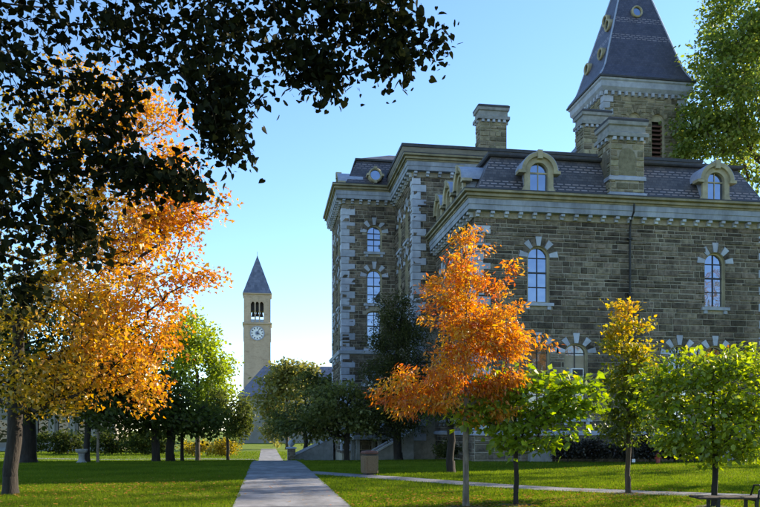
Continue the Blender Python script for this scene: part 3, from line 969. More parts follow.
# --- tower with spire
T_TOP = 28.8
tf = faces(TW)
f_, L_ = tf['front']
ops = [Opening(u, 1.08, 21.6, 26.3) for u in (2.55, 4.45)]
b = MB(); wall_panel(b, f_, 0, L_, 15, T_TOP - .8, ops); tw = b.build('tower_wall', MORTAR, hall)
stones_joined('tower_stones', f_, stone_list(f_, 0, L_, 20, T_TOP - 1.3, ops, wmin=.35, wmax=.9), TOWERSTONE, tw)
lf4, L4 = tf['left']
b = MB(); wall_panel(b, lf4, 0, L4, 15, T_TOP - .8, []); sw = b.build('tower_wall', MORTAR, hall)
stones_joined('tower_stones', lf4, stone_list(lf4, 0, L4, 20, T_TOP - 1.3, []), TOWERSTONE, sw)
for k in ('right', 'back'):
    g_, Lg = tf[k]; b = MB(); wall_panel(b, g_, 0, Lg, 15, T_TOP - .8, []); b.build('tower_wall', TOWERSTONE, hall)
for o in ops:
    b = MB()
    N = 12
    out = [(o.uc - o.r, o.zs)] + [(o.uc - o.r * math.cos(math.pi * i / N), o.zt - o.rise + o.rise * math.sin(math.pi * i / N)) for i in range(N + 1)] + [(o.uc + o.r, o.zs)]
    inn = [(o.uc - o.r + .1, o.zs)] + [(o.uc - (o.r - .1) * math.cos(math.pi * i / N), o.zt - o.rise + (o.rise - .1) * math.sin(math.pi * i / N)) for i in range(N + 1)] + [(o.uc + o.r - .1, o.zs)]
    b.rings([[f_.p(u, z, .01) for u, z in out], [f_.p(u, z, -.12) for u, z in out], [f_.p(u, z, -.12) for u, z in inn], [f_.p(u, z, -.5) for u, z in inn]], closed=False)
    lw = b.build('louvred_opening', CREAM, hall)
    b = MB()
    b.quad(*[f_.p(u, z, -.16) for u, z in inn[1:-1]]); b.build('arch_panel', CREAM, lw)
    zz = o.zs
    while zz < o.zt - o.rise - .1:
        b = MB()
        b.hexa([f_.p(o.uc - o.r + .1, zz + .22, -.42), f_.p(o.uc + o.r - .1, zz + .22, -.42), f_.p(o.uc + o.r - .1, zz + .27, -.42), f_.p(o.uc - o.r + .1, zz + .27, -.42)],
               [f_.p(o.uc - o.r + .1, zz, -.14), f_.p(o.uc + o.r - .1, zz, -.14), f_.p(o.uc + o.r - .1, zz + .10, -.14), f_.p(o.uc - o.r + .1, zz + .10, -.14)])
        b.build('slat', DARKWOOD, lw)
        zz += .34
    b = MB(); f_.box(b, o.uc - o.r, o.uc + o.r, o.zs, o.zt - o.rise, -.5, -.45); b.build('backing', DARK, lw)
    b = MB(); f_.box(b, o.uc - o.r - .2, o.uc + o.r + .2, o.zs - .25, o.zs - .003, -.4, .2); b.build('sill', LIME, lw)
    voussoirs(f_, o, lw, thick=.36, pale=(4,), pm=TOWERSTONE, dm=TOWERSTONE)
quoins(TW[0], TW[1], 1, 1, 20, T_TOP - 1.3, hall, h=.5, long=.75, short=.5)
quoins(TW[2], TW[1], -1, 1, 20, T_TOP - 1.3, hall, h=.5, long=.75, short=.5)
tc_ = ring_loft('tower_cornice', TW, [(0.03, T_TOP - 1.0), (0.1, T_TOP - 1.0), (0.34, T_TOP - .72), (0.36, T_TOP - .3), (0.46, T_TOP - .22), (0.48, T_TOP - .1)], LIME, hall)
for g_, Lg in ((f_, L_), (lf4, L4)):
    n_ = int(Lg / .55)
    for i in range(n_ + 1):
        u = .1 + (Lg - .2) * i / n_
        b = MB(); g_.box(b, u - .1, u + .1, T_TOP - 1.3, T_TOP - 1.01, 0.03, .26); b.build('modillion', LIME, tc_)
ring_loft('spire_eave', TW, [(0.46, T_TOP - .1), (0.58, T_TOP - .08), (0.58, T_TOP + .06), (0.3, T_TOP + .14)], LEAD, tc_)
cx, cy = (TW[0] + TW[2]) / 2, (TW[1] + TW[3]) / 2
hx, hy = (TW[2] - TW[0]) / 2, (TW[3] - TW[1]) / 2
b = MB()
prof = [(1.15, T_TOP + .1), (1.05, T_TOP + .55), (0.95, T_TOP + 1.2), (0.1, T_TOP + 10.8)]
b.rings([[(cx - hx * k, cy - hy * k, z), (cx + hx * k, cy - hy * k, z), (cx + hx * k, cy + hy * k, z), (cx - hx * k, cy + hy * k, z)] for k, z in prof], False, True)
spire = b.build('spire', SLATE_T, hall)
for s0, s1 in ((-1, -1), (1, -1), (-1, 1), (1, 1)):
    b = MB(); b.tube([(cx + s0 * hx * k, cy + s1 * hy * k, z) for k, z in prof], .07, 6); b.build('hip_roll', LEADROOF, spire)
def sf(z): return 0.95 - .85 * (z - T_TOP - 1.2) / 9.6
sfr = Face(cx, cy, 1, 0, 0, -1); sfl = Face(cx, cy, 0, -1, -1, 0)
for z in (34.8,): oculus(sfr, -.1, z, .32, spire, hy * sf(z) + .22, .7, ears=False)
for z, u in ((33.9, 0.9), (31.4, 1.25), (31.4, -1.3), (34.8, -.1)): oculus(sfl, u, z, .32, spire, hx * sf(z) + .26, .8, ears=False)
b = MB()
b.rings([[(x0_, 56.0, z_), (26.2, 56.0, z_), (26.2, 60.2, z_), (x0_, 60.2, z_)] for x0_, z_ in ((22.5, 20.8), (23.0, 22.4), (25.7, 25.4))], False, True)
b.build('tower_skirt_roof', SLATE_P, hall)

# --- steps and landings beside the hall
def flight(name, label, x0, x1, y0, y1, z0, z1, n):
    """stone steps climbing towards +x with sloping side walls and rails"""
    e = empty(name, (x0, (y0 + y1) / 2, z0), label, 'steps')
    for i in range(n):
        xa = x0 + (x1 - x0) * i / n
        b = MB(); b.box((xa, y0 + .2, z0 - .6), (x1, y1 - .2, z0 + (z1 - z0) * (i + 1) / n)) if i == 0 else b.box((xa, y0 + .2, z0 + (z1 - z0) * i / n + .002), (x1 - .001 * i, y1 - .2, z0 + (z1 - z0) * (i + 1) / n))
        b.build('step', STEPSTONE, e)
    for ya in (y0, y1 - .2):
        b = MB()
        b.hexa([(x0 - .2, ya, z0 - .6), (x1, ya, z0 - .6), (x1, ya, z1 + .35), (x0 - .2, ya, z0 + .32)],
               [(x0 - .2, ya + .19, z0 - .6), (x1, ya + .19, z0 - .6), (x1, ya + .19, z1 + .35), (x0 - .2, ya + .19, z0 + .32)])
        ch = b.build('side_wall', STEPSTONE, e)
        b = MB()
        b.hexa([(x0 - .26, ya - .05, z0 + .325), (x1, ya - .05, z1 + .355), (x1, ya - .05, z1 + .48), (x0 - .26, ya - .05, z0 + .46)],
               [(x0 - .26, ya + .24, z0 + .325), (x1, ya + .24, z1 + .355), (x1, ya + .24, z1 + .48), (x0 - .26, ya + .24, z0 + .46)])
        b.build('coping', LIME, ch)
    return e


flight('stone_steps', 'stone steps with sloping pale side walls beside the pier with a ball', 2.3, 5.3, 59.6, 61.8, -.75, .75, 8)
flight('stone_steps', 'stone steps with sloping pale side walls behind the litter bin', 6.9, 9.3, 47.2, 49.2, -.2, 1.25, 8)
lan = empty('porch', (7.6, 52.6, -.4), 'flat stone porch landing with dark recess under it, beside the hall wall', 'porch')
b = MB(); b.box((5.9, 50.9, 1.05), (9.3, 54.4, 1.3)); b.build('slab', STEPSTONE, lan, bevel=.02)
for x in (6.1, 7.6):
    for y in (51.1, 54.1):
        b = MB(); b.box((x, y, -.9), (x + .25, y + .25, 1.048)); b.build('post', STEPSTONE, lan)

# pier with ball
pz = gz(1.95, 60.6)
pier = empty('stone_pier', (2.0, 58.9, gz(2.0, 58.9)), 'square stone pier with a pale ball on top beside the path', 'pier')
pz = gz(2.0, 58.9)
b = MB(); b.box((1.7, 58.6, pz - .1), (2.3, 59.2, pz + .95)); sh = b.build('shaft', MORTAR, pier)
for i in range(4):
    for j, (a, c) in enumerate(((-.3, 0), (0, .3)) if i % 2 else ((-.3, -.08), (-.08, .3))):
        fp = Face(2.0, 58.6, 1, 0, 0, -1)
        b = MB(); stone_geo(b, fp, (a, c, pz + i * .235, pz + (i + 1) * .235), .03, .008); b.build('stone', STONE, sh)
b = MB(); b.rings([ring_rect((1.7, 58.6, 2.3, 59.2), o, pz + z) for o, z in ((.0, .95), (.1, .97), (.1, 1.06), (-.12, 1.12))], True, True); b.build('cap', LIME, pier)
b = MB(); b.lathe((2.0, 58.9, pz + 1.1), [(.09, 0), (.10, .05)] + [(.26 * math.sin(math.pi * t), .29 - .26 * math.cos(math.pi * t)) for t in np.linspace(.14, .98, 12)], 20); b.build('ball', LIME, pier, True)

# ------------------------------------------------------------------ bell tower
bx, by = -2.25, 227.9
bell = empty('bell_tower', (bx, by, -1.5), 'tall slim buff stone bell tower with clock and pointed slate spire', 'tower')
hw = 3.85
b = MB(); b.rings([[(bx - k, by - k, z), (bx + k, by - k, z), (bx + k, by + k, z), (bx - k, by + k, z)] for k, z in ((hw + .35, -2), (hw + .15, 10), (hw, 24), (hw, 32.6))], True, True)
b.build('shaft', BUFF, bell)
b = MB()
b.rings([ring_rect((bx - hw, by - hw, bx + hw, by + hw), o, z) for o, z in ((0.0, 32.3), (.4, 32.5), (.4, 32.95), (0, 33.1))], True, True)
b.build('string_course', BUFF, bell)
# belfry: corner piers, mullions, head
for sx in (-1, 1):
    for sy in (-1, 1):
        b = MB()
        xs = sorted((bx + sx * hw, bx + sx * (hw - 2.0))); ys = sorted((by + sy * hw, by + sy * (hw - 2.0)))
        b.box((xs[0], ys[0], 33.05), (xs[1], ys[1], 39.3))
        b.build('corner_pier', BUFF, bell)
b = MB(); b.box((bx - hw, by - hw, 39.31), (bx + hw, by + hw, 41.2)); b.build('head', BUFF, bell)
bf = faces((bx - hw, by - hw, bx + hw, by + hw))
for k in ('front', 'left', 'right', 'back'):
    g_, Lg = bf[k]
    for u in (Lg / 2 - .62, Lg / 2 + .62):
        b = MB(); g_.box(b, u - .16, u + .16, 33.05, 38.6, -.6, -.05); b.build('mullion', BUFF, bell)
    # arched tops of the three lights
    b = MB()
    for i in range(3):
        uc = Lg / 2 + (i - 1) * 1.24
        N = 8
        q = [uc - .62 + 1.24 * t / N for t in range(N + 1)]
        for a, c in zip(q[:-1], q[1:]):
            za = 38.5 + .55 * math.sqrt(max(0, 1 - (min(1, abs(a - uc) / .47)) ** 2)); zc = 38.5 + .55 * math.sqrt(max(0, 1 - (min(1, abs(c - uc) / .47)) ** 2))
            b.hexa([g_.p(a, za, -.6), g_.p(c, zc, -.6), g_.p(c, 39.305, -.6), g_.p(a, 39.305, -.6)], [g_.p(a, za, -.04), g_.p(c, zc, -.04), g_.p(c, 39.305, -.04), g_.p(a, 39.305, -.04)])
    b.build('arch_heads', BUFF, bell)
    b = MB(); g_.box(b, 2.0, Lg - 2.0, 33.06, 33.9, -.5, -.1); b.build('parapet', LIME, bell)
b = MB(); b.box((bx - 1.9, by - 1.9, 36.7), (bx + 1.9, by + 1.9, 39.3)); b.build('dark_core', IRON, bell)  # black block added to darken the upper half of the belfry openings
for i, (x, z) in enumerate(((-1.2, 36.7), (0.0, 36.8), (1.2, 36.7))):
    b = MB(); b.lathe((bx + x, by, z - 1.5), [(.62, 0), (.52, .2), (.40, .7), (.30, 1.15), (.08, 1.35)], 14); b.build('bell', IRON, bell, True)
b = MB(); b.rings([ring_rect((bx - hw, by - hw, bx + hw, by + hw), o, z) for o, z in ((0.0, 41.1), (.35, 41.25), (.35, 41.5), (.1, 41.6))], True, True); b.build('eave_course', BUFF, bell)
b = MB(); b.rings([[(bx - k, by - k, z), (bx + k, by - k, z), (bx + k, by + k, z), (bx - k, by + k, z)] for k, z in ((hw + .3, 41.55), (hw - .25, 43.0), (.12, 53.0))], True, True); b.build('spire', SLATE_B, bell)
b = MB(); b.lathe((bx, by, 52.8), [(.12, 0), (.16, .3), (.06, .5), (.05, 1.6), (.01, 1.8)], 8); b.build('finial', IRON, bell)
for k in ('front', 'left', 'right'):
    g_, Lg = bf[k]
    uc, zc = Lg / 2, 29.85
    def circ(rr, o, N=32): return [g_.p(uc + rr * math.cos(2 * math.pi * i / N), zc + rr * math.sin(2 * math.pi * i / N), o) for i in range(N)]
    b = MB(); b.rings([circ(2.1, 0.0), circ(2.1, .16), circ(1.85, .18), circ(1.85, .08)]); ck = b.build('clock', LEADROOF, bell)
    b = MB(); b.quad(*circ(1.86, .09)); b.build('dial', WHITE, ck)
    for i in range(12):
        a = 2 * math.pi * i / 12
        b = MB()
        ca, sa = math.cos(a), math.sin(a)
        P = lambda r_, t_, o_: g_.p(uc + r_ * ca - t_ * sa, zc + r_ * sa + t_ * ca, o_)
        b.hexa([P(1.3, -.13, .095), P(1.72, -.16, .095), P(1.72, .16, .095), P(1.3, .13, .095)], [P(1.3, -.13, .12), P(1.72, -.16, .12), P(1.72, .16, .12), P(1.3, .13, .12)]); b.build('hour_mark', LEAD, ck)
    for a, r_, t_ in ((R(65), 1.55, .09), (R(-20), 1.0, .13)):
        ca, sa = math.cos(a), math.sin(a)
        P = lambda rr, t2, o_: g_.p(uc + rr * ca - t2 * sa, zc + rr * sa + t2 * ca, o_)
        b = MB(); b.hexa([P(-.3, -t_, .13), P(r_, -t_ * .5, .13), P(r_, t_ * .5, .13), P(-.3, t_, .13)], [P(-.3, -t_, .16), P(r_, -t_ * .5, .16), P(r_, t_ * .5, .16), P(-.3, t_, .16)]); b.build('hand', LEAD, ck)
    b = MB(); b.rings([circ(.62, .125), circ(.62, .14)], False, True); b.build('centre_disc', LEADROOF, ck)

# ------------------------------------------------------------------ library in front of the bell tower
lx0, lx1, ly0, ly1 = -6.2, 27.0, 186.0, 202.0
lib = empty('library', (10, 194, -1.5), 'pale stone library with steep blue grey slate roof in front of the bell tower', 'building')
lfc = faces((lx0, ly0, lx1, ly1))
for k in ('front', 'left', 'right', 'back'):
    g_, Lg = lfc[k]
    n_ = int(Lg / 4)
    ops = [Opening((i + .5) * Lg / n_, 1.5, z0, z1) for i in range(n_) for z0, z1 in ((0.5, 3.6), (5.2, 8.4))] if k in ('front', 'left') else []
    b = MB(); wall_panel(b, g_, 0, Lg, -3, 10, ops); wl_ = b.build('wall', PALEWALL, lib)
    for o in ops:
        b = MB()
        out = [(o.uc - o.r, o.zs)] + [(o.uc - o.r * math.cos(math.pi * i / 8), o.zt - o.rise + o.rise * math.sin(math.pi * i / 8)) for i in range(9)] + [(o.uc + o.r, o.zs)]
        b.rings([[g_.p(u, z, 0) for u, z in out], [g_.p(u, z, -.4) for u, z in out]])
        w = b.build('window', PALEWALL, lib)
        b = MB(); b.quad(*[g_.p(u, z, -.4) for u, z in out]); b.build('pane', GLASS, w)
b = MB(); b.rings([ring_rect((lx0, ly0, lx1, ly1), .6, 9.8), [(lx0 + 6.0, (ly0 + ly1) / 2 - .1, 17.9), (lx1 - 6, (ly0 + ly1) / 2 - .1, 17.9), (lx1 - 6, (ly0 + ly1) / 2 + .1, 17.9), (lx0 + 6.0, (ly0 + ly1) / 2 + .1, 17.9)]], True, True); b.build('roof', SLATE_U, lib)

# low pale hall far across the lawn on the left
q0 = W(-60, 445, 118); q1 = W(125, 445, 128)
fl = empty('far_hall', ((q0[0] + q1[0]) / 2, q0[1] + 6, -1.5), 'low pale columned building far across the lawn at left', 'building')
fx0, fx1, fy0, fy1 = q0[0], q1[0], q0[1] - 4, q0[1] + 10
ffc = faces((fx0, fy0, fx1, fy1))
g_, Lg = ffc['front']
nb_ = 9
ops = [Opening((i + .5) * Lg / nb_, 1.5, -.2, 3.2, .05) for i in range(nb_)]
for k in ('front', 'left', 'right', 'back'):
    h_, Lh = ffc[k]
    b = MB(); wall_panel(b, h_, 0, Lh, -3, 8, ops if k == 'front' else []); b.build('wall', PALEWALL, fl)
for o in ops:
    b = MB(); b.quad(g_.p(o.uc - o.r, o.zs, -.3), g_.p(o.uc + o.r, o.zs, -.3), g_.p(o.uc + o.r, o.zt, -.3), g_.p(o.uc - o.r, o.zt, -.3)); b.build('window', GLASSFAR, fl)
for i in range(nb_ + 1):
    u = i * Lg / nb_
    b = MB(); g_.box(b, u - .35, u + .35, -2, 5.2, .02, .6); g_.box(b, u - .45, u + .45, 5.21, 5.5, .02, .7); b.build('pilaster', PALEWALL, fl)
b = MB(); g_.box(b, -.6, Lg + .6, -2.2, -.9, .65, 1.0); b.build('plinth', STEPSTONE, fl)
ring_loft('roof', (fx0, fy0, fx1, fy1), [(.6, 8), (.6, 8.4), (-4, 11)], SLATE_U, fl, cap0=True, cap1=True)


# ------------------------------------------------------------------ trees
def skeleton(trunk, centres, fork, seg=0.7):
    pos = [np.array(p, float) for p in trunk]
    par = [-1] + list(range(len(trunk) - 1))
    plen = [0.0]
    for i in range(1, len(pos)): plen.append(plen[-1] + np.linalg.norm(pos[i] - pos[i - 1]))
    order = np.argsort(np.linalg.norm(centres - pos[fork], axis=1))
    tips = []
    arr = np.zeros((len(trunk) + len(centres) * 16, 3)); arr[:len(pos)] = pos
    pl = np.zeros(len(arr)); pl[:len(pos)] = plen
    n = len(pos)
    for k in order:
        c = centres[k]
        d = np.linalg.norm(arr[fork:n] - c, axis=1) + 0.28 * pl[fork:n]
        j = int(np.argmin(d)) + fork
        a = arr[j]; L = np.linalg.norm(c - a)
        m = int(min(14, max(1, round(L / seg))))
        prev = j
        for i in range(1, m + 1):
            t = i / m
            p = a + (c - a) * t
            p = p + np.array((0, 0, 0.10 * L * math.sin(math.pi * t))) + (rng.normal(0, 0.035 * L, 3) if i < m else 0)
            if n >= len(arr): break
            arr[n] = p; pl[n] = pl[prev] + L / m; par.append(prev); prev = n; n += 1
        tips.append(prev)
    return arr[:n], np.array(par[:n]), tips


def limbs_mesh(pos, par, tips, r0, expo=0.52, rmin=0.006, thin_sides=5, ntrunk=0, cap=None):
    n = len(pos)
    w = np.zeros(n)
    for t in tips: w[t] += 1
    for i in range(n - 1, 0, -1): w[par[i]] += w[i]
    rad = np.maximum(r0 * (np.maximum(w, 1) / w[0]) ** expo, rmin)
    if cap: rad[ntrunk:] = np.minimum(rad[ntrunk:], cap * np.maximum(.3, (rad[ntrunk:] / rad[ntrunk:].max()) ** .5))
    b = MB()
    ch = {}
    for i in range(1, n): ch.setdefault(par[i], []).append(i)
    # chains: follow the heaviest child
    done = set()
    starts = [(0, None)]
    while starts:
        i, frm = starts.pop()
        chain = ([frm] if frm is not None else []) + [i]
        while i in ch:
            cs = sorted(ch[i], key=lambda q: -w[q])
            for q in cs[1:]: starts.append((q, i))
            i = cs[0]; chain.append(i)
        if len(chain) < 2: continue
        rr = [rad[q] for q in chain]
        if frm is not None: rr[0] = min(rad[frm], rad[chain[1]] * 1.3)
        b.tube([pos[q] for q in chain], [float(x) for x in rr], 10 if rr[0] > .12 else (7 if rr[0] > .04 else thin_sides))
    return b, rad


SHAPES = {
    'oval': ([(0, 0, 0), (.30, .30, .06), (.27, .65, .05), (0, 1, -.05), (-.27, .65, .05), (-.30, .30, .06)], [(0, 1, 2, 3), (0, 3, 4, 5)]),
    'slim': ([(0, 0, 0), (.17, .45, .05), (0, 1, -.06), (-.17, .45, .05)], [(0, 1, 2), (0, 2, 3)]),
    'broad': ([(0, 0, 0), (.42, .38, .07), (0, 1, -.08), (-.42, .38, .07)], [(0, 1, 2), (0, 2, 3)]),
    'maple': ([(0, 0, 0), (.50, .15, .05), (.26, .45, .0), (.0, 1, -.06), (-.26, .45, .0), (-.5, .15, .05)], [(0, 1, 2, 3), (0, 3, 4, 5)]),
    'heart': ([(0, .06, 0), (.26, -.06, .03), (.47, .18, .07), (.42, .48, .07), (.20, .80, .03), (.02, 1.08, -.06), (-.20, .80, .03), (-.42, .48, .07), (-.47, .18, .07), (-.26, -.06, .03)],
              [(0, 1, 2, 3), (0, 3, 4, 5), (0, 5, 6, 7), (0, 7, 8, 9)]),
}


def leaf_frames(P, size, droop=0.3, flat=0.5, outward=None):
    """random orientation frames: direction d, side s, normal n"""
    n = len(P)
    nrm = rng.normal(0, 1, (n, 3)) * (1 - flat) * 1.2 + np.array((0, 0, flat * 1.6))
    nrm /= np.linalg.norm(nrm, axis=1)[:, None]
    d = rng.normal(0, 1, (n, 3))
    if outward is not None: d = d * 0.7 + outward
    d[:, 2] -= droop * 2
    d -= nrm * (d * nrm).sum(1)[:, None]
    d /= np.linalg.norm(d, axis=1)[:, None] + 1e-9
    s = np.cross(d, nrm)
    sz = size * rng.uniform(0.5, 1.38, n)
    return d, s, nrm, sz


def leaf_mesh(name, P, tint, size, shape, mat, parent, droop=.3, flat=.5, outward=None, frames=None):
    V, F = SHAPES[shape]
    V = np.array(V, float)
    d, s, nn, sz = frames if frames is not None else leaf_frames(P, size, droop, flat, outward)
    k = len(V); n = len(P)
    co = P[:, None, :] + sz[:, None, None] * (V[None, :, 0, None] * s[:, None, :] + V[None, :, 1, None] * d[:, None, :] + V[None, :, 2, None] * nn[:, None, :])
    me = bpy.data.meshes.new(name)
    me.vertices.add(n * k)
    me.vertices.foreach_set('co', co.astype(np.float32).ravel())
    fl_ = [len(q) for q in F]
    idx = np.concatenate([np.array(q) for q in F])
    nl = len(idx)
    loops = (np.arange(n)[:, None] * k + idx[None, :]).ravel()
    starts = (np.arange(n)[:, None] * nl + np.concatenate([[0], np.cumsum(fl_)[:-1]])[None, :]).ravel()
    me.loops.add(n * nl); me.loops.foreach_set('vertex_index', loops.astype(np.int32))
    me.polygons.add(n * len(F)); me.polygons.foreach_set('loop_start', starts.astype(np.int32))
    me.update(calc_edges=True)
    at_ = me.attributes.new('tint', 'FLOAT', 'POINT')
    at_.data.foreach_set('value', np.repeat(np.clip(tint, 0, 1), k).astype(np.float32))
    me.materials.append(mat)
    o = bpy.data.objects.new(name, me)
    link(o, parent)
    return o


def clumpy(P, r, thr=-.06):
    """keep the centres that fall in clumps, so that crowns have gaps"""
    f = 1.0 / max(.25, r * .55)
    k = np.array([noise.noise(Vector(p) * f) for p in P]) > thr
    return P[k]


def blob_points(blobs, thr=-.02):
    """blobs: (px, py, depth, rx_px, ry_px, rz_m, n) -> cluster centres; px sizes are turned into metres at that depth"""
    out = []
    for (px, py, d, rx, ry, rz, n) in blobs:
        c = W(px, py, d)
        n = int(n * 1.5)
        v = rng.normal(0, 1, (n, 3)); v /= np.linalg.norm(v, axis=1)[:, None]
        v *= (rng.random(n) ** 0.42 * np.where(rng.random(n) < .1, 1.22, 1.0))[:, None]
        lat = v[:, 0] * rx / 760 * d; dep = v[:, 1] * rz; ht = v[:, 2] * ry / 760 * d
        q = np.stack([c[0] + lat * CS + dep * SN, c[1] - lat * SN + dep * CS, c[2] + ht], 1)
        k = clumpy(q, (rx + ry) / 2 / 760 * d, thr)
        out.append(k if len(k) > 2 else q[:3])
    return np.concatenate(out)


def world_blobs(bl):
    out = []
    for (x, y, z, rx, ry, rz, n) in bl:
        v = rng.normal(0, 1, (n, 3)); v /= np.linalg.norm(v, axis=1)[:, None]
        v *= (rng.random(n) ** 0.42)[:, None]
        out.append(np.array((x, y, z)) + v * np.array((rx, ry, rz)))
    return np.concatenate(out)


def tree(name, label, base, top, r0, blobs, leaf, size, shape, mat, bark, spread, per, tintf, fork=3, group=None, wb=None, droop=.3, flat=.45, lean=(0, 0), cat='tree', seg=.7, expo=.52, trunk_pts=None, vz=.7, thr=-.02):
    x, y = base
    z0 = gz(x, y)
    e = empty(name, (x, y, z0), label, cat, group)
    C = blob_points(blobs, thr) if blobs else None
    if wb: C = world_blobs(wb) if C is None else np.concatenate([C, world_blobs(wb)])
    if trunk_pts is None:
        k = 8
        trunk = [(x + lean[0] * t + (rng.normal(0, r0 * .22) if t else 0), y + lean[1] * t + (rng.normal(0, r0 * .22) if t else 0), z0 - .12 + (top - z0 + .12) * t) for t in np.linspace(0, 1, k)]
    else: trunk = trunk_pts
    pos, par, tips = skeleton(trunk, C, fork, seg)
    b, rad = limbs_mesh(pos, par, tips, r0, expo)
    # root flare
    fz = z0 - .12
    b.rings([[(x + r_ * math.cos(a), y + r_ * math.sin(a), fz + z) for a in np.linspace(0, 2 * math.pi, 10, endpoint=False) for r_ in (r * (1 + .12 * math.sin(3 * a + x)),)] for r, z in ((r0 * 1.5, 0), (r0 * 1.25, .12), (r0 * 1.06, .3), (r0 * .97, .6))])
    b.build('trunk', bark, e, True)
    # leaves round every tip and along the outer twigs
    ctr = np.array([pos[t] for t in tips])
    cc = ctr.mean(0)
    idx = np.repeat(np.arange(len(ctr)), per)
    P = ctr[idx] + np.clip(rng.normal(0, 1, (len(idx), 3)), -1.9, 1.9) * np.array((spread, spread, spread * vz))
    pr_ = pos[par[tips]]
    t = rng.random(len(idx))[:, None] * .6
    P = P + (pr_[idx] - ctr[idx]) * t
    outw = (P - cc); outw /= np.linalg.norm(outw, axis=1)[:, None] + 1e-6
    ct = rng.random(len(ctr))
    tint = tintf(P, ct[idx], rng.random(len(idx)))
    keep = P[:, 2] > z0 + .25
    leaf_mesh('crown', P[keep], tint[keep], size, shape, mat, e, droop, flat, outw[keep])
    return e


def mixt(base, cl, rd, zk=None):
    def f(P, c, r_):
        t = base + cl * (c - .5) + rd * (r_ - .5)
        if zk is not None:
            z = P[:, 2]; t = t + zk * ((z - z.min()) / (z.max() - z.min() + 1e-6) - .5)
        return t
    return f


def at_ground(px, d):
    p = W(px, 430, d)
    return (p[0], p[1])


# orange young ash in the middle
ax_, ay_ = at_ground(466, 16.6)
tree('ash_tree', 'slender young ash tree with bright orange leaves and pale straight trunk', (ax_, ay_), 5.2, .066,
     [(468, 262, 16.6, 28, 32, .5, 34), (455, 300, 16.6, 34, 38, .75, 60), (490, 315, 16.6, 44, 40, .8, 80), (520, 345, 16.4, 24, 14, .4, 18), (512, 268, 16.6, 8, 10, .2, 5),
      (440, 372, 16.5, 52, 30, .9, 80), (408, 395, 16.4, 32, 26, .6, 48), (462, 400, 16.6, 58, 30, .9, 60), (478, 350, 16.6, 44, 40, .8, 80), (505, 385, 16.7, 26, 18, .5, 20)],
     None, .115, 'slim', L_ASH, PBARK, .125, 44, mixt(.42, .6, .6, -.1), fork=3, droop=.45, flat=.25, expo=.55, thr=.0, vz=.6)

# light green dogwood
tree('dogwood_tree', 'small dogwood tree with broad bright green leaves and thin dark trunk', at_ground(516, 17.0), 2.4, .055,
     [(530, 383, 17, 42, 22, .8, 54), (505, 408, 17, 48, 28, .9, 70), (555, 400, 17, 46, 28, .8, 70), (480, 415, 16.8, 28, 20, .6, 34), (578, 400, 17, 26, 16, .5, 22), (540, 432, 16.8, 50, 24, .9, 50), (515, 445, 17, 30, 14, .6, 18), (500, 385, 16.9, 14, 12, .4, 8)],
     None, .15, 'broad', L_DOG, DBARK, .17, 15, mixt(.45, .35, .6, .2), fork=4, droop=.35, flat=.55, expo=.5, thr=.0, vz=.4)

# slim gold-green tree
tree('slim_tree', 'narrow young tree turning gold at the top, thin trunk, between the green trees', at_ground(628, 19.5), 4.3, .065,
     [(622, 308, 19.5, 10, 18, .3, 14), (625, 335, 19.5, 22, 24, .55, 48), (630, 368, 19.5, 30, 28, .7, 66), (632, 402, 19.5, 34, 26, .8, 70), (628, 428, 19.5, 32, 14, .7, 36)],
     None, .11, 'oval', L_SLIM, BARK, .16, 30, mixt(.38, .3, .4, .95), fork=2, droop=.3, flat=.4, expo=.55, thr=-.02, vz=.5)

# broad yellow-green tree at the right
tree('young_maple', 'broad young tree with mottled yellow green leaves at right, above the bench', at_ground(714, 16.2), 3.0, .062,
     [(715, 372, 16.2, 44, 22, .9, 60), (690, 395, 16.2, 46, 26, .9, 70), (742, 392, 16.2, 46, 28, .9, 70), (665, 405, 16.3, 26, 20, .6, 26), (710, 428, 16, 56, 26, 1.0, 80), (755, 430, 16.2, 40, 26, .9, 50), (735, 450, 16, 44, 14, .8, 36), (685, 442, 16.1, 28, 16, .6, 24), (695, 362, 16.3, 20, 12, .5, 14), (780, 400, 16.2, 30, 30, .8, 40), (652, 395, 16.4, 16, 22, .5, 18), (745, 362, 16.4, 34, 16, .7, 34), (660, 378, 16.5, 20, 12, .5, 14)],
     None, .12, 'oval', L_RIGHT, DBARK, .18, 19, mixt(.42, .45, .6, .15), fork=3, droop=.3, flat=.5, expo=.5, thr=-.05, vz=.4)

# dark-trunked tree behind the orange one
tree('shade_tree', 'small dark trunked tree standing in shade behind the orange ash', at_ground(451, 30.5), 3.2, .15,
     [(455, 405, 30.5, 34, 20, 1.2, 50), (480, 395, 31, 22, 18, .9, 30)], None, .16, 'oval', L_DARK, DBARK, .25, 24, mixt(.4, .4, .5), fork=4)

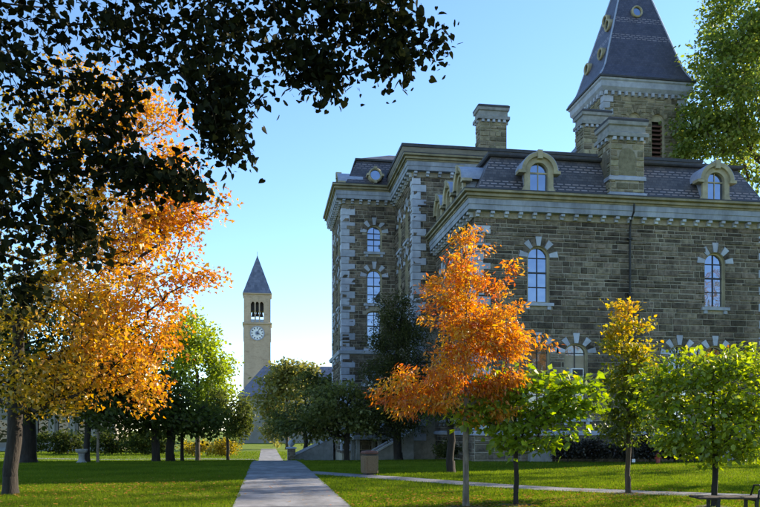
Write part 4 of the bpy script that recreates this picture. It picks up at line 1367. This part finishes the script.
# big orange-yellow maple on the left
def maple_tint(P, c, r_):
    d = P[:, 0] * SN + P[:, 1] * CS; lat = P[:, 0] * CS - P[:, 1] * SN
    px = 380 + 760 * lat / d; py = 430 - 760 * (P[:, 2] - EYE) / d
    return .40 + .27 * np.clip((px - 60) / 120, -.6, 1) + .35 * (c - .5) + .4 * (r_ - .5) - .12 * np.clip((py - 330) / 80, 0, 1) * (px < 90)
mxp, myp = at_ground(10, 19.5)
tree('maple_tree', 'large maple with orange and yellow autumn leaves beside the path at left', (mxp, myp), 5.2, .18,
     [(60, 130, 21, 60, 60, 2.0, 60), (110, 170, 21, 60, 50, 2.0, 80), (140, 110, 21.5, 46, 34, 1.6, 60), (150, 240, 20.6, 44, 30, 1.6, 90), (165, 215, 20.8, 36, 24, 1.3, 60), (135, 335, 19.8, 44, 34, 1.6, 80), (150, 385, 19.6, 20, 26, .9, 26), (100, 280, 20.2, 60, 30, 1.8, 60), (90, 90, 21.5, 50, 26, 1.6, 40), (175, 165, 21.3, 34, 30, 1.2, 36), (165, 190, 21, 46, 34, 1.4, 60), (205, 205, 21, 24, 16, .7, 20), (150, 130, 21.5, 30, 30, 1.2, 26), (30, 210, 20, 80, 70, 2.4, 110), (110, 235, 20.5, 62, 46, 2.0, 100),
      (60, 310, 19.5, 90, 50, 2.2, 150), (130, 300, 20, 56, 36, 1.8, 80), (40, 375, 19, 70, 36, 1.8, 90), (110, 365, 19.6, 50, 30, 1.6, 70), (180, 280, 20, 34, 14, .8, 16), (208, 284, 20.5, 14, 5, .3, 6), (-60, 280, 20, 70, 120, 2.5, 80), (-40, 150, 21, 60, 80, 2, 40), (60, 405, 18.8, 36, 14, 1.0, 16)],
     None, .105, 'maple', L_MAPLE, DBARK, .27, 38, maple_tint, fork=3, droop=.4, flat=.4, lean=(.2, .3), expo=.5, seg=.9, thr=.08, vz=.5)

# trees of the left-hand lawn
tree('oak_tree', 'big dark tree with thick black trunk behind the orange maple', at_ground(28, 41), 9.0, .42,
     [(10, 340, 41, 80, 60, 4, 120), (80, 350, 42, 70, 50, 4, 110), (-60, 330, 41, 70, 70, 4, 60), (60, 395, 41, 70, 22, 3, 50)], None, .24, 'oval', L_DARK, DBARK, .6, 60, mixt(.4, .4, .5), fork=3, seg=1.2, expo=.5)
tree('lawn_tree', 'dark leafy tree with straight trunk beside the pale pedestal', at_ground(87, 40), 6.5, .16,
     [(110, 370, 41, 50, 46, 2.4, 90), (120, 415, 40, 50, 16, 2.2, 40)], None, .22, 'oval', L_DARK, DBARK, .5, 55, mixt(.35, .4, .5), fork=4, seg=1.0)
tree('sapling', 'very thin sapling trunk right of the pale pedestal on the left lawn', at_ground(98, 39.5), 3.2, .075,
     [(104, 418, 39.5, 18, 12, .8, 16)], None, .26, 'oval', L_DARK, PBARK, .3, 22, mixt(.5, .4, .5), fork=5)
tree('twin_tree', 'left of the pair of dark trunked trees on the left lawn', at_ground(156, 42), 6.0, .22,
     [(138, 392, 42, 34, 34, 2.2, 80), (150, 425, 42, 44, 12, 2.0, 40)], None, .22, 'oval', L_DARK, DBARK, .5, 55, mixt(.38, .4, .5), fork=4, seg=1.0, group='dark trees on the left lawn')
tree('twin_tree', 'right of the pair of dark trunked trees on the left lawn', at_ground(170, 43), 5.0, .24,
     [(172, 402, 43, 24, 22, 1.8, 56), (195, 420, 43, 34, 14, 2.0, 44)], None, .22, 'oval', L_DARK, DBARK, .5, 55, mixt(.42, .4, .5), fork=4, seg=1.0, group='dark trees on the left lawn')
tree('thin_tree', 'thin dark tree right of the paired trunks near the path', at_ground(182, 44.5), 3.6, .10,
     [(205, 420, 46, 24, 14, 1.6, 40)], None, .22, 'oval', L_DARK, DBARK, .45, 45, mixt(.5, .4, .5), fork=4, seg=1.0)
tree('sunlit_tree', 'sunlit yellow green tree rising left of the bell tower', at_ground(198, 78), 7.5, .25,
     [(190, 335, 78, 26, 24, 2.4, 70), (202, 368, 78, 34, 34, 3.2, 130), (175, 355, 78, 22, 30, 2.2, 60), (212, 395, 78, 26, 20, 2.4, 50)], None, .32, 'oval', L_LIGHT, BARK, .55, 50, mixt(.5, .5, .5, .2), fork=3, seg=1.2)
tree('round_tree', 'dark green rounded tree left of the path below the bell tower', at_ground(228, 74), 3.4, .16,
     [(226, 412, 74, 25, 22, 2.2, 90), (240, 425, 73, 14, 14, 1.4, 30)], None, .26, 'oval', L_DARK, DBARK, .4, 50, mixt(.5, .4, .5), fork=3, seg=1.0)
tree('far_tree', 'pale yellow green tree in front of the library roof', at_ground(287, 125), 7.0, .28,
     [(288, 385, 125, 24, 22, 4, 110), (275, 415, 125, 20, 26, 3.4, 70), (300, 372, 125, 16, 14, 2.6, 40)], None, .6, 'oval', L_PALE, BARK, .8, 34, mixt(.5, .5, .5), fork=3, seg=2)
tree('path_tree', 'dark bushy tree over the stone pier right of the path', at_ground(305, 66), 4.5, .2,
     [(308, 400, 66, 34, 26, 2.4, 130), (290, 420, 66, 22, 18, 1.8, 50), (326, 385, 66, 20, 18, 1.8, 50)], None, .25, 'oval', L_GREY, DBARK, .42, 44, mixt(.3, .6, .6), fork=3, seg=1.0, thr=.04, vz=.5)
tree('hall_tree', 'grey green spreading tree in front of the hall corner', at_ground(347, 45), 3.2, .16,
     [(340, 410, 45, 44, 28, 2.4, 150), (312, 425, 45, 34, 18, 1.8, 70), (370, 420, 45, 26, 18, 1.6, 50), (335, 392, 45, 30, 14, 1.6, 40)], None, .20, 'oval', L_GREY, DBARK, .34, 44, mixt(.5, .6, .6, .2), fork=3, seg=.9, thr=.05, vz=.5)
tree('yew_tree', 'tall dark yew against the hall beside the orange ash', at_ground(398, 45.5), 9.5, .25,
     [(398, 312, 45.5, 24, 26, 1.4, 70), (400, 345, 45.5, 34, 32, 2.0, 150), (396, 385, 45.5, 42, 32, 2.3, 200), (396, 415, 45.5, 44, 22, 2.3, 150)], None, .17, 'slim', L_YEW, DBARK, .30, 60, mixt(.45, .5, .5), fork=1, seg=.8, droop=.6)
tree('tall_tree', 'tall airy tree with sunlit leaves behind the hall at upper right', at_ground(765, 58), 22, .3,
     [(730, 60, 58, 40, 50, 3.6, 100), (755, 20, 58, 44, 50, 3.6, 90), (728, 115, 58, 50, 38, 4, 120), (696, 122, 58, 16, 24, 2, 30), (690, 145, 58, 12, 14, 1.5, 14), (760, 160, 58, 40, 40, 3, 50), (722, 10, 58, 14, 20, 1.6, 16), (790, 90, 58, 50, 80, 4, 60)], None, .30, 'oval', L_TALL, BARK, .6, 52, mixt(.55, .5, .5), fork=4, seg=1.6, thr=-.15, vz=.5)

# trees standing right of the frame: they throw the long shadows over the lawn
for (x, y, h, lab) in ((38.5, 38.0, 22.0, 'airy tree right of the hall, farthest from the bench, beyond the frame'), (36.0, 28.5, 14.0, 'airy tree right of the hall, middle of the three, beyond the frame'), (34.0, 20.0, 11.5, 'airy tree right of the hall, nearest to the bench, beyond the frame')):
    tree('street_tree', lab, (x, y), h * .7, .2, None, None, .30, 'oval', L_TALL, BARK, .5, 26, mixt(.5, .5, .5), fork=3, seg=1.2, vz=.4,
         wb=[(x, y, h * .72, 1.2 + h * .13, .8 + h * .13, h * .28, int(h * 3.2)), (x + .3, y + .6, h * .4, 2.6, 2.0, h * .14, 12)], group='trees right of the hall')

# unseen autumn trees added behind the viewer to tint the upper window reflections
for (x, y, h, lab) in ((60.0, -16.0, 22.5, 'tall golden tree added behind the viewer for the reflection in the right upper window'), (34.0, -18.0, 17.5, 'golden tree added behind the viewer for the reflection in the left upper window')):
    tree('reflection_tree', lab, (x, y), h * .7, .35, None, None, .5, 'maple', L_MAPLE, BARK, .9, 40, mixt(.5, .5, .5), fork=3, seg=1.8, vz=.5,
         wb=[(x, y, h * .66, 6.5, 5.0, h * .33, 90)], group='autumn trees added behind the viewer')

# golden bushes and dark hedge far left
for i, (px, d, r_) in enumerate(((196, 95, 1.3), (222, 92, 1.5))):
    p = at_ground(px, d)
    z = gz(*p)
    tree('golden_bush', ('small golden bush left of the round dark tree', 'golden bush at the foot of the round dark tree')[i], p, z + .8, .06, None, None, .28, 'oval', L_GOLD, BARK, .3, 34, mixt(.5, .5, .5), fork=2,
         wb=[(p[0], p[1], z + 1.1, r_ * 1.5, r_, .9, 50)], group='golden bushes far across the lawn', cat='bush')
for i, (px, d) in enumerate(((62, 101), (112, 100), (148, 97))):
    p = at_ground(px, d); z = gz(*p)
    tree('dark_bush', ('dark bush under the trees, leftmost of three far across the lawn', 'dark bush under the trees, middle of three far across the lawn', 'dark bush under the trees, rightmost of three far across the lawn')[i], p, z + 1.0, .08, None, None, .3, 'oval', L_DARK, DBARK, .35, 34, mixt(.3, .5, .5), fork=2,
         wb=[(p[0], p[1], z + 1.5, 3.6, 1.6, 1.6, 110)], group='dark bushes far across the lawn', cat='bush')
# shrubs along the foot of the wing
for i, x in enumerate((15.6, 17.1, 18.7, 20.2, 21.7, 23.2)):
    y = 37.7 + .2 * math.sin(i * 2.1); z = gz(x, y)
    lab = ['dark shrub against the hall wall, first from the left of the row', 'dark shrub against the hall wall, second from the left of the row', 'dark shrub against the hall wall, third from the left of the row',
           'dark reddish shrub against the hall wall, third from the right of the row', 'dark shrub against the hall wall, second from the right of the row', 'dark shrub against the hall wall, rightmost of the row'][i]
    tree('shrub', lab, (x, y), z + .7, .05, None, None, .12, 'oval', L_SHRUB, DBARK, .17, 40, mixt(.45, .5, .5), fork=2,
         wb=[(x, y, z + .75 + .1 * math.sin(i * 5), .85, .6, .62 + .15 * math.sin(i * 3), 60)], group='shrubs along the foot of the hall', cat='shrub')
for i, (x, y) in enumerate(((6.5, 43.5), (8.2, 41.8), (9.8, 40.2))):
    z = gz(x, y)
    tree('yew_bush', ['low dark bush below the yew, left of the litter bin steps', 'low dark bush beside the steps behind the litter bin', 'low dark bush behind the orange ash trunk'][i], (x, y), z + .5, .05, None, None, .12, 'oval', L_YEW, DBARK, .17, 40, mixt(.4, .5, .5), fork=2,
         wb=[(x, y, z + .55, .8, .6, .5, 50)], group='low bushes by the hall corner', cat='bush') if i == 2 else None

# ------------------------------------------------------------------ overhanging linden in the foreground
lx, ly = -7.2, 5.0
lin = empty('linden_tree', (lx, ly, gz(lx, ly)), 'dark overhanging leafy branches of a big linden across the upper left', 'tree')
LB = [(60, 18, 9.2, 110, 34, 1.2, 60), (180, 22, 9.2, 80, 34, 1.0, 60), (290, 22, 9.2, 66, 32, .9, 56), (375, 22, 9.2, 40, 18, .6, 26), (355, 5, 9.2, 50, 16, .6, 18),
      (225, 80, 9, 50, 34, .7, 44), (222, 122, 8.9, 20, 26, .4, 18), (232, 148, 8.9, 10, 8, .2, 5), (318, 74, 9.1, 34, 26, .5, 28), (400, 45, 9.3, 26, 8, .3, 10), (432, 46, 9.3, 16, 4, .2, 6), (392, 66, 9.2, 14, 9, .3, 7), (405, 74, 9.2, 5, 4, .15, 2),
      (30, 80, 8.8, 60, 36, .9, 34), (105, 80, 8.9, 40, 20, .6, 14), (110, 128, 8.8, 30, 14, .5, 12), (15, 150, 8.6, 44, 40, .9, 36), (85, 165, 8.6, 46, 22, .7, 24), (150, 178, 8.6, 40, 16, .5, 24), (188, 184, 8.6, 14, 12, .3, 8),
      (40, 215, 8.5, 44, 26, .7, 24), (72, 232, 8.5, 14, 44, .4, 14), (10, 250, 8.4, 26, 40, .6, 16), (28, 290, 8.4, 8, 24, .3, 5), (100, 250, 8.5, 10, 18, .3, 5),
      (-95, 30, 9.2, 90, 60, 1.3, 60), (-125, 150, 8.6, 84, 70, 1.2, 60), (-80, 230, 8.4, 50, 40, .8, 24), (-230, 60, 8.6, 100, 90, 1.5, 70), (150, -60, 9.2, 160, 40, 1.3, 70), (330, -52, 9.2, 90, 34, 1.0, 36)]
C = blob_points(LB, -.01)
side = world_blobs([(-7, 6, 8.5, 3.5, 3.5, 3, 50), (-3.0, 5.0, 9.5, 4, 4, 2.2, 60), (2.5, 6.0, 9.6, 3.2, 3.2, 1.9, 60), (6.0, 6.2, 10.0, 3.0, 3.2, 2.0, 60), (9.0, 6.0, 10.6, 2.4, 3.0, 2.0, 40)])  # unseen canopy above the frame, spread wide to shade the leaves in view
dpt = side[:, 0] * SN + side[:, 1] * CS
side = side[side[:, 2] > EYE + .566 * np.maximum(dpt, 0) + 1.2]
Call = np.concatenate([C, side])
trunk = [(lx, ly, -.12), (lx + .05, ly, 1.2), (lx - .05, ly + .1, 2.6), (lx + .1, ly + .2, 4.2), (lx + .4, ly + .5, 5.8), (lx + 1.2, ly + .9, 7.4), (lx + 2.4, ly + 1.5, 8.6), (-3.6, 7.2, 8.9), (-2.4, 7.8, 8.6), (-1.2, 8.3, 8.3), (0.2, 8.6, 8.2), (1.6, 8.7, 8.1)]
pos, par, tips = skeleton(trunk, Call, 4, .5)
b, rad = limbs_mesh(pos, par, tips, .34, .8, .005, ntrunk=len(trunk), cap=.034)
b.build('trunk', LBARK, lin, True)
ctr = np.array([pos[t] for t in tips])
per = 21
near = np.array([True] * len(ctr))
idx = np.repeat(np.arange(len(ctr)), per)
P = ctr[idx] + rng.normal(0, 1, (len(idx), 3)) * np.array((.125, .125, .12))
P = P + (pos[par[tips]][idx] - ctr[idx]) * (rng.random(len(idx))[:, None] * .9)
frames = leaf_frames(P, .082, .55, .2)
dep = P[:, 0] * SN + P[:, 1] * CS; lat = P[:, 0] * CS - P[:, 1] * SN
px = 380 + 760 * lat / np.maximum(dep, .1); py = 430 - 760 * (P[:, 2] - EYE) / np.maximum(dep, .1)
inview = (px > 5) & (px < 600) & (py > 3) & (py < 330) & (dep > 3)
tint = rng.random(len(P))
score = np.where(inview, frames[3] / np.maximum(dep, 1) * np.abs((frames[2] * np.array((SN, CS, 0))).sum(1)), -1)
pick = np.argsort(-score)[:300]
mask = np.ones(len(P), bool); mask[pick] = False
big = tuple(a[mask] for a in frames)
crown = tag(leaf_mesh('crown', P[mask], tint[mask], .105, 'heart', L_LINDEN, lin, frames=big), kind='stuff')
V, F = SHAPES['heart']
lm = bpy.data.meshes.new('leaf'); lm.from_pydata(V, [], F); lm.materials.append(L_LINDEN); lm.update()
a_ = lm.attributes.new('tint', 'FLOAT', 'POINT'); a_.data.foreach_set('value', [.5] * len(V))
for i in pick:
    o = bpy.data.objects.new('leaf', lm)
    link(o, crown)
    d_, s_, n_, z_ = (frames[0][i], frames[1][i], frames[2][i], frames[3][i])
    M = Matrix(((s_[0] * z_, d_[0] * z_, n_[0] * z_, P[i][0]), (s_[1] * z_, d_[1] * z_, n_[1] * z_, P[i][1]), (s_[2] * z_, d_[2] * z_, n_[2] * z_, P[i][2]), (0, 0, 0, 1)))
    o.matrix_basis = M

# bare earth round the young trees
MULCH = surf('bare_earth', (0.035, 0.026, 0.017), (0.10, 0.075, 0.05), 9, 0.95, 1.0, 30)
for (px_, d_) in ((466, 16.6), (516, 17.0), (628, 19.5), (714, 16.2)):
    x_, y_ = at_ground(px_, d_)
    b = MB(); k_ = 28; rr_ = []
    for f_k, lift in ((1.0, .002), (.8, .03), (.4, .045), (.02, .05)):
        rr_.append([(x_ + .52 * f_k * (1 + .16 * math.sin(3 * a + px_) + .09 * math.sin(7 * a)) * math.cos(a), y_ + .52 * f_k * (1 + .16 * math.sin(3 * a + px_) + .09 * math.sin(7 * a)) * math.sin(a), 0) for a in np.linspace(0, 2 * math.pi, k_, endpoint=False)])
        rr_[-1] = [(p_[0], p_[1], gz(p_[0], p_[1]) + lift) for p_ in rr_[-1]]
    b.rings(rr_, False, True)
    tag(b.build('bare_earth', MULCH, None, True), kind='structure')

# ------------------------------------------------------------------ street furniture
# litter bin
p = at_ground(369.5, 28.6); z = gz(*p)
bin_ = empty('litter_bin', (p[0], p[1], z), 'square tan aggregate litter bin beside the path', 'bin')
def rrect(cx, cy, hx, hy, r, z, rot=0.0, k=4):
    pts = []
    for sx, sy, a0 in ((1, 1, 0), (-1, 1, 90), (-1, -1, 180), (1, -1, 270)):
        for i in range(k + 1):
            a = R(a0 + 90 * i / k)
            x, y = sx * (hx - r) + r * math.cos(a), sy * (hy - r) + r * math.sin(a)
            pts.append((cx + x * math.cos(rot) - y * math.sin(rot), cy + x * math.sin(rot) + y * math.cos(rot), z))
    return pts
b = MB(); b.rings([rrect(p[0], p[1], h, h, .05, z + zz, .28) for h, zz in ((.20, 0.0), (.20, .08))], True, True); b.build('foot', IRON, bin_)
b = MB(); b.rings([rrect(p[0], p[1], h, h, .05, z + zz, .28) for h, zz in ((.24, .08), (.255, .1), (.27, .72), (.26, .74))], True, True); body = b.build('body', BINSTONE, bin_)
for k in range(4):
    a = .28 + k * math.pi / 2
    f_ = Face(p[0], p[1], math.cos(a), math.sin(a), math.sin(a), -math.cos(a))
    b = MB(); f_.box(b, -.19, .19, z + .16, z + .66, .255, .278); b.build('panel', BINSTONE, body, bevel=.006)
b = MB(); b.rings([rrect(p[0], p[1], h, h, .06, z + zz, .28) for h, zz in ((.23, .74), (.23, .80))], True, True); b.build('neck', IRON, bin_)
b = MB(); b.rings([rrect(p[0], p[1], h, h, .06, z + zz, .28) for h, zz in ((.26, .80), (.275, .83), (.25, .90), (.12, .93))], True, True); b.build('lid', DARKWOOD, bin_)

# bench at the lower right
bp_ = W(738, 497, 14.2)
ben = empty('bench', (bp_[0], bp_[1], 0), 'backless slatted wooden bench with black iron legs at lower right', 'bench')
fb = Face(bp_[0], bp_[1], CS, -SN, -SN, -CS)
for k in range(5):
    b = MB(); fb.box(b, -.82, .82, .425, .46, -.26 + k * .105, -.26 + k * .105 + .085); b.build('slat', BENCHWOOD, ben, bevel=.006)
for u in (-.47, .24):
    b = MB(); fb.box(b, u - .03, u + .03, .385, .424, -.25, .26)
    for o in (-.22, .20): fb.box(b, u - .028, u + .028, gz(bp_[0], bp_[1]) - .02, .384, o, o + .05)
    b.build('leg', IRON, ben)
b = MB(); b.tube([fb.p(.26, .40, .24), fb.p(.27, .58, .25), fb.p(.32, .66, .22), fb.p(.40, .67, 0.0), fb.p(.40, .66, -.2), fb.p(.34, .40, -.25)], .018, 8); b.build('arm_rest', IRON, ben, True)

# pale pedestal on the left lawn
p = at_ground(81.5, 39.2); z = gz(*p)
ped = empty('pedestal', (p[0], p[1], z), 'small pale stone pedestal with flared top on the left lawn', 'pedestal')
b = MB(); b.lathe((p[0], p[1], z), [(.26, -.03), (.26, .06), (.20, .10), (.15, .2), (.14, .42), (.18, .5)], 14); b.build('stem', STEPSTONE, ped, True)
b = MB(); b.lathe((p[0], p[1], z), [(.18, .5), (.27, .56), (.31, .66), (.32, .72), (.26, .72), (.2, .66)], 14); b.build('bowl', STEPSTONE, ped, True)

# small post with white tag and red hydrant by the shrubs
p = at_ground(633, 38.4); z = gz(*p)
sg = empty('marker_post', (p[0], p[1], z), 'thin dark post with a small white box near its foot by the shrubs', 'post')
b = MB(); b.tube([(p[0], p[1], z - .1), (p[0], p[1], z + 1.5)], .022, 6); b.build('pole', BARK, sg)
b = MB(); b.box((p[0] - .08, p[1] - .09, z + .08), (p[0] + .08, p[1] - .03, z + .25)); b.build('box', WHITE, sg, bevel=.008)
p = at_ground(658, 38.8); z = gz(*p)
hy_ = empty('hydrant', (p[0], p[1], z), 'small red hydrant at the foot of the shrubs', 'hydrant')
b = MB(); b.lathe((p[0], p[1], z), [(.15, -.02), (.15, .04), (.10, .06), (.10, .36), (.13, .38), (.13, .42), (.10, .46), (.05, .52), (.03, .56)], 12); b.build('barrel', RED, hy_, True)
for s in (-1, 1):
    b = MB(); b.tube([(p[0] + s * .08, p[1], z + .28), (p[0] + s * .17, p[1], z + .28)], .05, 8); b.build('nozzle', RED, hy_)

# ------------------------------------------------------------------ grass and fallen leaves
def grass(n, nf=130000):
    d = np.concatenate([14.5 + (46 - 14.5) * rng.random(n) ** 1.5, rng.uniform(50, 112, nf)])
    lat = d * np.concatenate([rng.uniform(-.72, .72, n), rng.uniform(-.7, -.1, nf)])
    x = d * SN + lat * CS; y = d * CS - lat * SN
    k = ~near_path(x, y) & ~((x > NW[0] - .1) & (y > NW[1] - .15)) & ~((x > 9.3) & (y > 47)) 
    x, y, d = x[k], y[k], d[k]; n = len(x)
    z = ground_z(x, y)
    a = rng.uniform(0, 2 * math.pi, n)
    w = .006 + .0006 * d * rng.random(n) ** 2; h = rng.uniform(.025, .085, n) * np.where(d > 48, 1.6, 1.0)
    lean = rng.normal(0, .035, (n, 2))
    co = np.zeros((n, 3, 3))
    co[:, 0] = np.stack([x - w * np.cos(a), y - w * np.sin(a), z - .01], 1)
    co[:, 1] = np.stack([x + w * np.cos(a), y + w * np.sin(a), z - .01], 1)
    co[:, 2] = np.stack([x + lean[:, 0], y + lean[:, 1], z + h], 1)
    me = bpy.data.meshes.new('grass')
    me.vertices.add(n * 3); me.vertices.foreach_set('co', co.astype(np.float32).ravel())
    me.loops.add(n * 3); me.loops.foreach_set('vertex_index', np.arange(n * 3, dtype=np.int32))
    me.polygons.add(n); me.polygons.foreach_set('loop_start', np.arange(0, n * 3, 3, dtype=np.int32))
    me.update(calc_edges=True)
    t = me.attributes.new('tint', 'FLOAT', 'POINT')
    pat = .5 + .3 * np.sin(x * .5 + 1.3 * np.sin(y * .5)) * np.sin(y * .9 + x * .2) + .3 * np.sin(x * 1.7 + y * .6 + 2 * np.sin(x * .4)) * np.sin(y * 1.9 - x * .5)
    t.data.foreach_set('value', np.repeat(np.clip(pat * .5 + .5 * rng.random(n), 0, 1), 3).astype(np.float32))
    me.materials.append(L_GRASS)
    o = bpy.data.objects.new('grass', me); COL.objects.link(o)
    tag(o, 'short mown grass blades covering the lawn', 'grass', kind='stuff')


grass(760000)


def fallen(n):
    src = [(mxp, myp, 6.5), (mxp + 3, myp + 2, 4.0), (ax_, ay_, 2.6), (ax_ - .6, ay_ + 1.5, 3.0), (at_ground(516, 17)[0], at_ground(516, 17)[1], 2.5), (at_ground(628, 19.5)[0], at_ground(628, 19.5)[1], 2.5), (at_ground(714, 16)[0], at_ground(714, 16)[1], 4.0), (-4, 22, 6), (16, 33, 6)]
    pts = []
    for (x, y, s) in src:
        q = rng.normal(0, s * .55, (n // len(src), 2)) + np.array((x, y)); pts.append(q)
    q = np.concatenate(pts)
    q = q[(q[:, 1] > 8) & ~((q[:, 0] > NW[0] - .5) & (q[:, 1] > NW[1] - .7))]
    onp = near_path(q[:, 0], q[:, 1])
    q = q[~onp | (rng.random(len(q)) < .35)]
    z = ground_z(q[:, 0], q[:, 1]) + np.where(near_path(q[:, 0], q[:, 1]), .055, .06)
    P = np.column_stack([q, z])
    o = leaf_mesh('fallen_leaves', P, rng.random(len(P)), .075, 'maple', L_FALLEN, None, 0, .92)
    tag(o, 'scattered fallen autumn leaves on the grass and path', 'leaves', kind='stuff')


fallen(4200)
